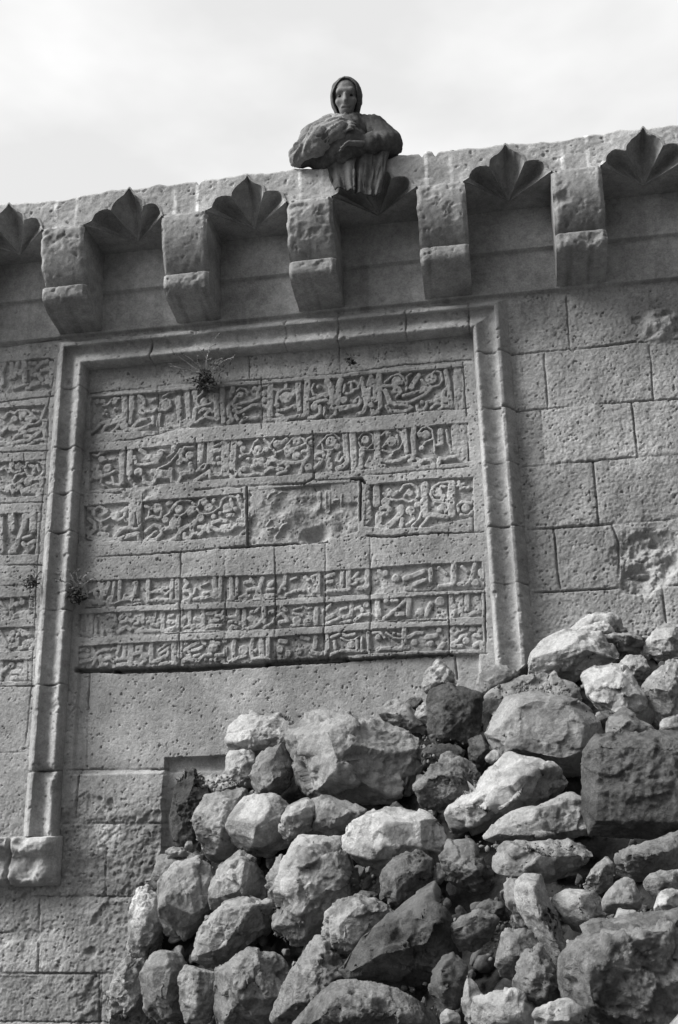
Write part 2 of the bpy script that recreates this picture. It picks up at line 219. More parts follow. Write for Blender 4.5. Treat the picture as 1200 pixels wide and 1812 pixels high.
(480, 990, 6.0, "44 150,165 140,262; 40 80,342 110,282 145,312; 40 160,372 230,342 285,330; 34 210,212 265,190; 40 300,382 350,392 420,392 462,342 410,312; 34 290,322 345,332; 46 360,182 395,212; 40 440,202 465,262; 50 500,150 500,372; 34 430,182 495,152; 46 590,177 665,155; 46 590,242 645,232; 46 580,342 680,332 785,322; 46 755,110 750,272; 54 822,110 820,332; 34 700,262 745,302; 34 870,202 925,140; 46 900,212 965,222; 46 930,302 990,312 1015,250; 50 1020,105 1020,282; 34 850,272 905,250; 40 60,602 110,572 175,632; 46 90,662 175,652; 46 110,502 155,542; 30 240,532 320,512 342,482 380,522 425,510; 34 230,572 325,592; 90 270,645; 80 380,662; 40 210,702 300,702 445,722; 50 480,520 470,702; 40 560,542 635,480; 50 590,622 655,590; 40 560,692 650,652 725,622; 40 740,532 795,510; 46 855,425 850,562; 46 770,612 845,592; 46 900,522 950,502 965,540; 40 890,642 960,592 1045,582; 70 1010,475; 40 740,672 835,652; 50 90,862 155,872; 70 90,955; 76 180,1000; 70 290,972; 50 320,822 395,842; 50 470,820 460,932; 50 420,982 505,1002; 46 590,785 600,942; 66 560,992; 40 640,822 725,790; 40 670,872 680,942; 40 640,1002 705,982; 40 760,792 800,812 885,792; 26 740,832 800,862 880,852 925,820; 90 850,905; 40 910,860 910,972; 34 960,830 960,972; 46 1030,775 1040,972; 40 740,972 850,972 1000,972; 50 640,1022"),
(660, 980, 5.4545, "44 60,162 105,200; 60 120,185; 76 220,232; 50 310,232 400,202 485,170; 46 400,292 505,250; 46 560,150 560,262; 40 640,132 705,190; 54 782,105 780,272; 44 640,312 765,302; 40 860,122 915,170; 42 985,100 950,242; 46 1040,162 1055,220; 44 830,292 915,290; 66 990,272; 54 40,440 60,592; 60 130,452; 40 180,452 235,450; 40 330,430 240,522 185,562; 50 350,440 340,592; 40 110,622 185,572; 50 230,582 295,580; 76 450,562; 50 560,482 515,582; 90 650,455; 54 640,602; 40 750,400 762,472; 46 850,385 850,562; 50 912,385 905,532; 50 820,442; 40 760,602 800,542 860,592 920,592 980,562 1055,550; 50 1000,430 1042,522; 50 780,502; 32 0,762 70,762 115,810; 60 50,805; 28 130,762 200,812 285,820; 50 302,725 300,882; 32 200,762 255,780; 44 50,922 150,912 250,922 335,900; 38 340,802 420,762 475,760; 60 400,852; 50 520,802 605,790; 60 560,862; 50 680,872 635,922; 50 640,735; 32 790,702 830,742 790,782 750,742 790,702; 34 840,742 905,710; 66 960,722; 58 1030,732; 34 760,872 830,832 850,792 905,780; 70 900,835; 44 985,782 1025,790; 44 980,882 1040,852 1052,902; 40 760,882 855,890"),
(10, 600, 6.04, "42 60,222 60,352; 40 130,232 90,402; 46 190,220 200,442; 36 260,252 315,260; 40 330,302 400,242 445,230; 34 380,332 455,320; 40 400,472 450,462 440,410; 40 230,522 290,482 345,470; 32 80,522 160,492 225,480; 60 150,352; 50 50,402; 40 280,382 350,382 382,430; 44 490,250 490,482; 28 50,772 100,792 135,760; 60 90,852; 26 150,762 150,832 180,892 250,912 320,902 375,860; 26 170,762 220,757 280,802 335,850; 66 190,805; 80 250,852; 40 300,842; 28 290,762 345,770; 28 430,712 400,772 378,832; 44 410,872 410,982 432,1082; 40 150,972 215,930; 46 50,952 105,960; 40 100,1042 150,1002 205,990; 40 50,1132 130,1092 240,1082 300,1032 385,950; 40 250,972 335,960; 34 110,1142 230,1132 310,1082 405,1060; 34 200,1032 255,1030; 28 370,1112 440,1122 462,1060; 26 40,1372 80,1422 150,1412 182,1350; 54 60,1335; 66 130,1355; 26 220,1302 200,1382 230,1452 300,1482 370,1462 410,1382 370,1312 300,1292 230,1312; 34 250,1342 302,1362 290,1432; 28 330,1342 352,1402; 54 400,1312; 28 80,1502 100,1452 185,1430; 34 60,1562 72,1642; 40 100,1562 175,1500; 40 100,1612 150,1572 182,1642; 76 230,1515; 28 270,1492 350,1492 435,1470; 50 330,1562 200,1612; 50 380,1502 400,1602 340,1652 330,1592; 40 180,1622 305,1622; 50 410,1632; 40 -60,230 -40,480; 40 -10,240 -70,400; 30 -80,800 -20,840 20,790; 40 -60,1000 0,950; 40 -80,1110 30,1120; 28 -70,1400 -10,1360 30,1420; 40 -60,1600 20,1620"),
(10, 890, 5.4917, "54 50,122 60,252; 44 40,472 90,462 130,332 180,192 190,102; 64 190,125; 60 260,110 260,252; 50 335,105 330,302 310,482; 44 270,372 225,402; 34 170,342 235,320; 40 170,392 202,432; 40 180,492 255,420; 40 60,930 50,1082; 50 100,982; 56 160,962; 28 80,902 155,930; 44 50,1112 110,1082 200,1062 262,1030; 44 240,930 240,1032; 40 285,905 285,1062; 40 150,1102 265,1100; 56 60,1262; 40 100,1212 170,1252 235,1290; 44 110,1282 110,1372; 50 170,1272; 44 40,1392 105,1370; 40 130,1412 200,1392 255,1330; 40 170,1362 215,1340; 44 240,1412 285,1350; 54 50,1322; 44 190,1525 190,1702; 44 240,1520 240,1702; 40 120,1562 155,1580; 60 50,1572; 40 60,1702 120,1692 185,1700; 40 60,1642 135,1640; 40 140,1662 185,1640; 50 -60,120 -50,460; 40 -70,960 0,1060; 40 -70,1250 0,1380; 44 -50,1530 -50,1700; 40 0,1600 -80,1690"),
]
# sunk grounds of the carved bands, in photograph pixels
FIELDS = [
[(160, 703), (275, 694), (420, 682), (500, 676), (600, 668), (660, 660), (750, 654), (818, 648), (818, 722), (660, 735), (600, 739), (500, 744), (330, 757), (160, 768)],
[(158, 800), (232, 795), (345, 783), (480, 773), (550, 768), (640, 764), (780, 752), (828, 748), (831, 818), (670, 828), (620, 832), (500, 841), (340, 851), (230, 862), (158, 868)],
[(150, 895), (240, 888), (310, 882), (400, 876), (432, 872), (434, 946), (380, 951), (310, 957), (200, 958), (150, 957)],
[(648, 857), (700, 853), (740, 849), (800, 846), (834, 845), (836, 915), (760, 932), (680, 936), (645, 930)],
[(150, 1028), (260, 1024), (400, 1019), (485, 1017), (565, 1012), (650, 1006), (720, 1000), (852, 994), (856, 1044), (680, 1049), (560, 1056), (480, 1058), (410, 1064), (330, 1066), (160, 1073)],
[(140, 1087), (200, 1083), (300, 1080), (395, 1077), (480, 1073), (560, 1068), (650, 1061), (790, 1052), (852, 1049), (853, 1091), (670, 1098), (560, 1109), (480, 1112), (330, 1117), (240, 1123), (140, 1127)],
[(138, 1144), (210, 1139), (300, 1135), (400, 1130), (480, 1127), (565, 1121), (650, 1114), (780, 1108), (853, 1105), (854, 1149), (780, 1150), (670, 1155), (560, 1165), (480, 1168), (300, 1181), (138, 1181)],
[(-70, 648), (88, 633), (96, 636), (90, 690), (-70, 702)],
[(-70, 728), (84, 716), (86, 785), (-70, 796)],
[(-70, 824), (81, 812), (80, 876), (-70, 884)],
[(-70, 914), (76, 905), (72, 980), (-70, 986)],
[(-70, 1062), (66, 1055), (64, 1094), (-70, 1100)],
[(-70, 1113), (62, 1109), (60, 1151), (-70, 1156)],
[(-70, 1170), (57, 1167), (57, 1206), (-70, 1208)],
]
# open joints between the blocks: width mm, depth mm, photograph pixels
JOINTS = """7 14 1003,527 1008,617;9 18 1010,620 1125,605;7 14 1130,606 1300,592;6 12 905,628 1010,618;6 12 963,628 970,725;6 12 1150,612 1157,708;6 14 912,728 1040,716 1180,707 1300,700;7 14 958,727 966,820;6 14 1118,712 1128,808;8 16 925,826 1050,815;6 10 1050,815 1180,806 1300,800;7 16 1050,815 1060,925;8 18 935,937 1090,926;6 12 1090,926 1300,910;8 16 980,935 992,1040;8 22 1083,928 1095,960 1097,1040;8 20 945,1049 1100,1040;6 12 1100,1040 1300,1030;7 16 1172,1035 1180,1100;6 12 940,1130 1300,1120
5 10 265,640 266,684;5 12 158,694 265,684;5 12 278,681 500,668 600,660 700,645 834,635;6 14 278,682 278,716;4 8 278,716 280,765;5 10 462,668 463,758;6 14 819,640 826,735;4 7 600,600 602,660;4 6 440,620 441,668
5 9 160,784 235,777 320,758 345,756;4 7 345,756 500,745 660,735 830,722;7 22 223,792 221,868;8 20 345,776 346,838;6 12 553,762 554,835;4 8 771,812 772,835;5 10 630,842 830,826;9 26 345,866 440,860 540,855 556,846 556,832;5 12 556,850 640,847;14 40 622,848 640,846 645,853;8 20 150,873 215,872;4 9 252,874 251,960;6 14 826,755 831,815
9 30 437,862 438,968;9 34 638,848 638,920;11 30 390,970 437,967 520,962 580,958;7 18 155,986 260,981 390,970;10 30 650,948 690,950 740,945;6 16 740,945 856,941;6 18 836,845 838,940
5 14 320,975 316,1180;5 14 398,970 398,1170;5 14 486,962 487,1168;6 16 577,960 572,1165;6 16 655,950 656,1165;5 13 792,1048 796,1158;6 18 857,998 860,1155;4 10 207,1078 206,1140;5 12 150,1075 310,1068;4 8 320,1068 490,1060 656,1050;5 12 720,1046 857,1041;4 8 150,1128 300,1122 480,1112 660,1100 790,1098;4 8 200,1130 204,1185;5 10 660,980 655,1000
22 55 135,1186 200,1185;26 60 200,1186 340,1182 470,1174;26 62 470,1173 560,1168 612,1166;12 36 612,1168 700,1162 800,1158;9 26 800,1158 862,1156;8 26 805,1160 809,1200
5 14 156,1190 150,1355;7 16 120,1362 290,1361;6 14 140,1368 132,1455;8 16 110,1457 288,1457;7 14 60,1586 245,1587;6 14 70,1590 68,1722;6 12 -40,1722 210,1723;5 12 175,1725 173,1850;6 14 186,1500 186,1586;6 14 -60,1650 68,1652
6 14 -80,803 85,797;6 14 -80,722 0,712 95,700;4 9 42,803 43,818;5 12 -80,893 76,888;6 14 -80,1003 74,999;4 9 -80,1040 66,1035;5 12 -80,1216 72,1214;6 14 -80,1333 45,1331;4 9 100,638 86,715 82,800 73,900 64,1030 56,1215 44,1330;5 12 -80,622 20,612 110,600"""

# ------------------------------------------------------------------ relief of the wall, metres out of the plane Y = 0
PX0, PX1, PZ0, PZ1 = -2.30, -0.095, 2.395, 4.16          # inscription panel
SX0, SX1, SZ0, SZ1 = -3.06, -2.425, 2.30, 4.325           # older panel left of the moulding
joints = []
for ln in JOINTS.replace('\n', ';').split(';'):
    t = ln.split(); joints.append((float(t[0])/1000, float(t[1])/1000, W2([tuple(map(float, q.split(','))) for q in t[2:]])))
rj = random.Random(3)
def course(z, xa, xb, h):      # plain courses beyond the frame
    joints.append((0.006, 0.012, np.array([[xa, z], [xb, z+0.004]])))
    x = xa+rj.uniform(0.2, 0.5)
    while x < xb:
        joints.append((0.006, 0.013, np.array([[x, z], [x+rj.uniform(-.008, .008), z+h]]))); x += rj.uniform(0.4, 0.75)
for z in (0.05, 0.42, 0.78): course(z, -4.3, -0.9, 0.36)
for z in (1.1, 1.45, 1.8): course(z, -0.6, 2.7, 0.35)
for z in (1.2, 1.55, 1.95, 2.35, 2.75, 3.1, 3.45, 3.8, 4.1): course(z, -4.3, -3.12, 0.35)
for z in (2.42, 2.75, 3.05, 3.4, 3.7, 4.02): course(z, 1.25, 2.7, 0.32)
for z in (0.1, 0.45, 0.8): course(z, -0.9, 2.7, 0.35)
joints.append((0.012, 0.03, np.array([[-3.1, 1.0], [-3.09, 4.3]])))
strokes = []
for x0, y0, sc, s in STROKES:
    for item in s.split(';'):
        t = item.split(); pts = [tuple(map(float, q.split(','))) for q in t[1:]]
        px = [(x0+a/sc, y0+b/sc) for a, b in pts]
        m = abs(W(px[0][0]+1, px[0][1])[0]-W(*px[0])[0])
        strokes.append((float(t[0])/sc*m*0.5, W2(px)))
fields = [W2(p) for p in FIELDS]

def seg_dist(X, Z, pl):
    d = np.full(X.shape, 9.0)
    if len(pl) == 1: return np.hypot(X-pl[0][0], Z-pl[0][1])
    for (ax, az), (bx, bz) in zip(pl[:-1], pl[1:]):
        ux, uz = bx-ax, bz-az; l2 = ux*ux+uz*uz+1e-12
        t = np.clip(((X-ax)*ux+(Z-az)*uz)/l2, 0, 1)
        d = np.minimum(d, np.hypot(X-ax-t*ux, Z-az-t*uz))
    return d
def window(xs, zs, pl, r):
    i0, i1 = np.searchsorted(xs, [pl[:, 0].min()-r, pl[:, 0].max()+r]); j0, j1 = np.searchsorted(zs, [pl[:, 1].min()-r, pl[:, 1].max()+r])
    return slice(max(i0-1, 0), i1+1), slice(max(j0-1, 0), j1+1)
def poly_px(*p): return W2(p)
BROKEN = poly_px((440, 868), (552, 858), (632, 852), (634, 940), (580, 957), (440, 962))
HOLE = W(556, 945)[[0, 2]]
BS = 0.016; bxs = np.arange(-4.35, 2.75, BS); bzs = np.arange(-0.1, 4.9, BS)
def label_blocks():
    BX, BZ = np.meshgrid(bxs, bzs, indexing='ij'); m = np.zeros(BX.shape, bool)
    for wd, dp, p in joints:
        w = window(bxs, bzs, p, .06); m[w] |= seg_dist(BX[w], BZ[w], p) < .0125
    lab = np.where(m, -1, 0).astype(int); n = 0; ni, nj = lab.shape; flat = lab.ravel().tolist(); size = ni*nj
    for st in range(0, size, 3):
        if flat[st] != 0: continue
        n += 1; stack = [st]; flat[st] = n
        while stack:
            q = stack.pop(); j = q % nj
            for r in ((q-1) if j else -1, (q+1) if j < nj-1 else -1, q-nj, q+nj):
                if 0 <= r < size and flat[r] == 0: flat[r] = n; stack.append(r)
    lab = np.array(flat).reshape(ni, nj); rs = np.random.RandomState(4); val = np.r_[rs.uniform(-1, 1, n+1), 0.0]
    v = val[np.where(lab < 0, n+1, lab)]; k = np.where(lab < 0, 0.0, 1.0)
    for _ in range(2):
        a = np.pad(v*k, 1); b = np.pad(k, 1)
        sa = sum(a[1+i:ni+1+i, 1+j:nj+1+j] for i in (-1, 0, 1) for j in (-1, 0, 1)); sb = sum(b[1+i:ni+1+i, 1+j:nj+1+j] for i in (-1, 0, 1) for j in (-1, 0, 1))
        v = np.where(k > 0, v, sa/np.maximum(sb, 1e-6)); k = np.maximum(k, (sb > 0)*1.0)
    return v
BLOCK = label_blocks()
def block_at(X, Z):
    i = np.clip(np.round((X-bxs[0])/BS).astype(int), 0, len(bxs)-1); j = np.clip(np.round((Z-bzs[0])/BS).astype(int), 0, len(bzs)-1)
    return BLOCK[i, j]
def relief(xs, zs):
    X, Z = np.meshgrid(xs, zs, indexing='ij'); H = np.zeros_like(X); T = np.ones_like(X)
    n_lo = fb2(X, Z, 3.0, 3, 11); n_md = fb2(X, Z, 14, 4, 21); n_st = fb2(X, Z, 55, 3, 31, 0.55); n_f = fb2(X, Z, 95, 2, 41); n_var = fb2(X, Z, 4.5, 3, 43)
    blk = block_at(X, Z)
    inp = (X > PX0) & (X < PX1) & (Z > PZ0) & (Z < PZ1); ins = (X < SX1) & (X > SX0) & (Z > SZ0)
    lint = sst(X, -2.21, -2.20)*sst(-X, 0.16, 0.17)*sst(-Z, -2.42, -2.415)*sst(Z, 1.90, 1.91)   # smooth lintel block
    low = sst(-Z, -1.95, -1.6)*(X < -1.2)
    right = sst(X, 0.05, 0.1)
    rough = 0.35+0.75*right+0.9*low-0.15*lint; rough = np.where(inp | ins, 0.45, rough)
    H += 0.0045*n_lo + 0.0024*rough*n_md + 0.0011*rough*n_st*(.55+.9*np.clip(n_var, -.4, 1)) + 0.0016*rough*n_f
    pit = np.clip(fb2(X, Z, 46, 3, 51, .7)-1.0+.30*np.clip(-n_var, 0, 1), 0, 1); H -= pit*0.03*(0.2+rough)*(1-.65*lint)
    pit2 = np.clip(fb2(X, Z, 85, 2, 57)-0.92, 0, 1); H -= pit2*0.03
    H -= 0.022*lint
    H -= 0.008*sst(Z, 3.955, 3.965)*inp                       # plain course under the frame lies back
    # damaged patches
    for (u, v, r, a) in ((1128, 570, .05, .02), (1150, 985, .2, .045), (1130, 1030, .1, .04), (190, 1490, .06, .012), (150, 1560, .2, .012), (700, 620, .1, .008), (560, 622, .12, .008), (270, 772, .1, .012), (250, 862, .12, .014)):
        c = W(u, v)[[0, 2]]; dd = np.hypot(X-c[0], (Z-c[1])*1.2)+0.05*n_md
        H -= a*sst(-dd, -r, -r*0.55)*(0.7+0.8*n_md)
    # carved bands: sunk ground, then raised strokes
    D = 0.021; F = np.zeros_like(X); A = np.zeros_like(X)
    for i, p in enumerate(fields):
        w = window(xs, zs, p, 0.02); jit = 0.004*n_md[w]
        F[w] = np.maximum(F[w], pip(X[w]+jit, Z[w]+0.5*jit, p)*(1.0 if i < 4 or 7 <= i < 11 else 0.8))
    step = zs[1]-zs[0]
    for r, p in strokes:
        w = window(xs, zs, p, r+0.02)
        if A[w].size == 0: continue
        r = r*(1.30 if p[:, 1].mean() > 3.05 else 1.12)+.0008; d = seg_dist(X[w], Z[w], p)+0.0010*n_st[w]+0.0012*n_md[w]
        a = sst(r-d, -0.0005, 0.0038)*(1.0-0.10*np.clip(d/max(r, .006), 0, 1.2)**2)
        A[w] = np.maximum(A[w], a)
    worn = np.clip(0.72-0.55*fb2(X, Z, 5.0, 3, 61), 0.3, 1.0); worn = np.where(Z < 2.76, np.maximum(worn, .5), np.maximum(worn, 0.74))
    H += -D*F*(1-A*worn)*(1+0.25*n_md) + 0.002*F*n_st
    T *= 1+0.04*F*A
    # broken block in the third band
    w = window(xs, zs, BROKEN, 0.03)
    if X[w].size:
        x, z = X[w], Z[w]; ins_b = pip(x+0.006*n_md[w], z, BROKEN)
        dh = np.hypot((x-HOLE[0])/1.5, z-HOLE[1])
        keep = sst(x, -0.90, -0.87)*sst(-x, 0.69, 0.72)*sst(z, 3.215, 3.235)
        e = (0.010+0.014*fb2(x, z, 9, 4, 71)+0.008*n_md[w])*(1-0.75*keep)+0.055*sst(-dh, -0.06, -0.012)+0.02*sst(-dh, -0.15, -0.03)
        H[w] -= ins_b*np.clip(e, 0, 1)
        A2 = np.zeros_like(x)
        for r, p in strokes:
            if p[:, 0].min() > -1.32 and p[:, 0].max() < -0.66 and 3.1 < p[:, 1].mean() < 3.35:
                A2 = np.maximum(A2, sst(r-seg_dist(x, z, p), 0, .006))
        H[w] += ins_b*(A2-0.35)*0.013*np.clip(1-dh*2, .2, 1)
    # open joints with worn arrises
    for wd, dp, p in joints:
        w = window(xs, zs, p, 0.05)
        if X[w].size == 0: continue
        d = seg_dist(X[w]+0.003*n_md[w], Z[w]+0.003*n_st[w], p)
        g = sst(-d, -wd*0.65-0.001, -wd*0.2); s_ = np.exp(-(d/(wd*1.5+.008))**2)
        q = np.clip(.75+.8*fb2(X[w], Z[w], 7, 2, 63), .12, 1.15) if dp < .03 else 1.0
        H[w] -= dp*g*q + 0.0016*s_*(0.8+1.6*n_md[w])
        T[w] *= 1-0.25*g*q
    c = W(1168, 575)[[0, 2]]; dd = np.hypot(X-c[0], Z-c[1])+.03*n_md; k = sst(-dd, -.11, -.07); H += k*.022*(1+1.2*n_md); T *= 1+.25*k*(1+n_md)
    # pale patch of fresh stone low on the left
    pp = poly_px((165, 1460), (212, 1452), (208, 1490), (188, 1522), (172, 1500)); w = window(xs, zs, pp, .02)
    if X[w].size: T[w] *= 1+0.55*pip(X[w]+.006*n_md[w], Z[w]+.006*n_lo[w], pp)
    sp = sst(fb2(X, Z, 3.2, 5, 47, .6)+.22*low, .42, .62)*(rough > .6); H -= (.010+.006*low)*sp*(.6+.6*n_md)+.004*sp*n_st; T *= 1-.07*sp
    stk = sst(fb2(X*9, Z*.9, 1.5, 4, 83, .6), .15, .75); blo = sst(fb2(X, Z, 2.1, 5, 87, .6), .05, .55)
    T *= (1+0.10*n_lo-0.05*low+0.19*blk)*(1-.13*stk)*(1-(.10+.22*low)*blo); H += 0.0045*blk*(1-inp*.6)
    # bays of the cornice: two courses, the upper one standing proud
    bay = sst(Z, 4.322, 4.326); H = H*(1-0.6*bay)+bay*0.022+0.022*sst(Z, 4.566, 4.572)
    return X, Z, H, T
def span(a, b, s): return np.linspace(a, b, int(round((b-a)/s))+1)

wall = empty('stone_wall', (-0.9, 0, 0))
tag(wall, 'tall ashlar stone wall with carved Arabic inscription bands, moulded frame and bracketed cornice', 'wall')
wall_parent_inv = Vector((0.9, 0, 0))
def to_wall(o): o.parent = wall; o.matrix_parent_inverse = Matrix.Translation(wall_parent_inv); return o

# doorway recess, walled up
DX0, DX1, DZ1 = -1.735, -0.95, 1.975
xs, zs = span(-4.0, 2.35, 0.0045), span(-0.05, 4.86, 0.0045)
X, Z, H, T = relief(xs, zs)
xc, zc = (xs[:-1]+xs[1:])/2, (zs[:-1]+zs[1:])/2; XC, ZC = np.meshgrid(xc, zc, indexing='ij')
cut = ((XC > PX0+.01) & (XC < PX1-.01) & (ZC > PZ0+.006) & (ZC < PZ1-.01)) | ((XC > SX0+.01) & (XC < SX1-.01) & (ZC > SZ0+.01) & (ZC < SZ1-.006))
door = (X > DX0+0.004*fb2(X, Z, 20, 2, 5)) & (X < DX1) & (Z < DZ1+0.003*fb2(X, Z, 20, 2, 6))
H = np.where(door, -0.055+0.5*H, H); T = np.where(door, T*1.35, T)
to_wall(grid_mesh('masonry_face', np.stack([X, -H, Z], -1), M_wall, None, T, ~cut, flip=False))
del X, Z, H, T, XC, ZC, cut, door

def panel(xa, xb, splits, name, label, names, xsplit=None):
    zs = span(splits[0], splits[-1], 0.0034); xs = span(xa, xb, 0.0034)
    X, Z, H, T = relief(xs, zs); P = np.stack([X, -H, Z], -1)
    idx = [int(np.argmin(abs(zs-s))) for s in splits]
    root = None; zq = np.arange(len(zs)-1)
    plain = np.zeros(len(zs)-1, bool)
    for k, nm in enumerate(names):
        if nm is None: plain[idx[k]:idx[k+1]] = True
    root = grid_mesh(name, P, M_wall, None, T, np.repeat(plain[None], len(xs)-1, 0)); to_wall(root)
    root['label'] = label
    for k, nm in enumerate(names):
        if nm is None: continue
        a, b = idx[k], idx[k+1]+1
        o = grid_mesh('inscription_band', P[:, a:b], M_wall, root, T[:, a:b]); o['label'] = nm
panel(PX0, PX1, [PZ0, 2.425, 2.58, 2.74, 2.90, 3.035, 3.345, 3.665, 3.965, PZ1], 'inscription_panel', 'recessed panel of carved stone blocks',
      [None, 'lowest small carved band, badly worn', 'middle small carved band', 'upper small carved band below the plain course', None,
       'third large carved band with a broken block', 'second large carved band', 'top large carved band under the weed', None])
panel(SX0, SX1, [SZ0, 2.315, 2.475, 2.60, 2.80, 2.99, 3.335, 3.585, 3.87, 4.20, SZ1], 'side_inscription_panel', 'older carved panel left of the frame moulding',
      [None, 'small carved band at the foot of the side panel', 'small carved band second from the foot', 'small carved band third from the foot', None,
       'carved band with tall slanting letters', 'carved band with a round scroll', 'carved band with leafy scrolls', 'top carved band of the side panel, worn', None])

# ------------------------------------------------------------------ moulded frame (mitred sweep)
prof = [(0, 0.0), (.004, .006), (.020, .022), (.038, .042), (.047, .051), (.051, .054), (.066, .056), (.069, .055), (.0705, .036), (.078, .030), (.090, .026), (.104, .025), (.118, .028), (.132, .034),
        (.146, .043), (.157, .051), (.165, .055), (.172, .056), (.179, .052), (.184, .043), (.187, .028), (.189, .010), (.1905, -.01), (.192, -.05)]
po = np.array([p[0] for p in prof]); ph = np.array([p[1] for p in prof])
tt = np.linspace(0, 1, 64); cum = np.r_[0, np.cumsum(np.hypot(np.diff(po), np.diff(ph)))]; cum /= cum[-1]
po, ph = np.interp(tt, cum, po), np.interp(tt, cum, ph)*1.3
def frame_side(seg):
    """seg: 0 left jamb, 1 head, 2 right jamb"""
    n = 700 if seg != 1 else 640
    s = np.linspace(0, 1, n)[:, None]; o = po[None]
    xl, xr, zt = -2.445+o, 0.085-o, 4.305-o
    if seg == 0: X = xl+0*s; Z = 1.612+(zt-1.612)*s
    elif seg == 1: X = xl+(xr-xl)*s; Z = zt+0*s
    else: X = xr+0*s+0.022*s; Z = zt+(1.55-zt)*s
    Hh = np.broadcast_to(ph[None], X.shape).copy()
    nz = fb2(X, Z, 12, 4, 81); nf = fb2(X, Z, 60, 3, 91); nl = fb2(X, Z, 4, 3, 97)
    er = 0.3+0.5*np.clip(nl, 0, 1)
    if seg == 1: er = er+0.9*sst(-o, -.07, -.03)
    if seg == 0: er = er+1.3*sst(-Z, -2.5, -1.9)*sst(o, .10, .16)+0.3*sst(-Z, -2.6, -1.8)
    Hh += 0.0024*nz+0.0010*nf-er*0.020*np.clip(nz-0.18, 0, 1)-np.clip(fb2(X, Z, 40, 2, 99)-.8, 0, 1)*.02
    T = np.ones_like(X)*(1.02+0.1*nl)
    if seg == 0: J = [(z, 0) for z in (W(120, y, -.05)[2] for y in (687, 792, 872, 940, 1078, 1210, 1362))]
    elif seg == 1: J = [(x, 1) for x in (W(y, 560, -.05)[0] for y in (270, 505, 598, 718, 830))]
    else: J = [(z, 0) for z in (W(880, y, -.05)[2] for y in (622, 721, 820, 932, 1034))]
    for c, ax in J:
        d = np.abs((X if ax else Z)-c+0.004*nz+0.05*(ph[None] if seg else 0)*0); g = sst(-d, -.006, -.0015)
        Hh -= .014*g*np.clip(.8+nz, .2, 1.2)+.0018*np.exp(-(d/.012)**2)*(1+2*nz); T *= 1-.3*g
    P = np.stack([X, -Hh, Z], -1)
    return P, T
fr = empty('frame_moulding'); to_wall(fr); fr['label'] = 'moulded stone frame round three sides of the panel'
for seg, nm in ((0, 'jamb'), (1, 'head'), (2, 'jamb')):
    P, T = frame_side(seg)
    grid_mesh(nm, P, M_wall, fr, T, flip=(seg == 0) ^ True)

# broken-off sill block at the foot of the left jamb
def sill_block():
    pr = [(1.612, 0.0), (1.612, .07), (1.606, .105), (1.592, .118), (1.57, .122), (1.545, .118), (1.525, .10), (1.515, .085), (1.50, .082), (1.47, .09), (1.44, .098), (1.415, .095), (1.395, .075), (1.385, .04), (1.38, 0.0)]
    z = np.array([p[0] for p in pr]); h = np.array([p[1] for p in pr]); c = np.r_[0, np.cumsum(np.hypot(np.diff(z), np.diff(h)))]
    t = np.linspace(0, c[-1], 70); z, h = np.interp(t, c, z), np.interp(t, c, h)
    x = span(-3.9, -2.235, .006)
    X, Zz = np.meshgrid(x, z, indexing='ij'); Hh = np.broadcast_to(h[None], X.shape).copy()
    e = sst(-X, 2.235, 2.30)*0.0+np.sqrt(np.clip(1-np.clip((X+2.30)/.065, 0, 1)**2, 0, 1))
    n = fb2(X, Zz, 11, 4, 131); Hh = Hh*e*(1+.25*n)+.004*fb2(X, Zz, 45, 3, 133)-.03*np.clip(n-.15, 0, 1)
    g = sst(-np.abs(X+2.47+.01*n), -.012, -.002); Hh -= .03*g*(Hh > .03)
    return np.stack([X, -np.clip(Hh, -.004, 1), Zz+.006*n], -1)
o = grid_mesh('sill_block', sill_block(), M_wall, None, 1.1, flip=True); to_wall(o); o['label'] = 'worn sill block at the foot of the left jamb'

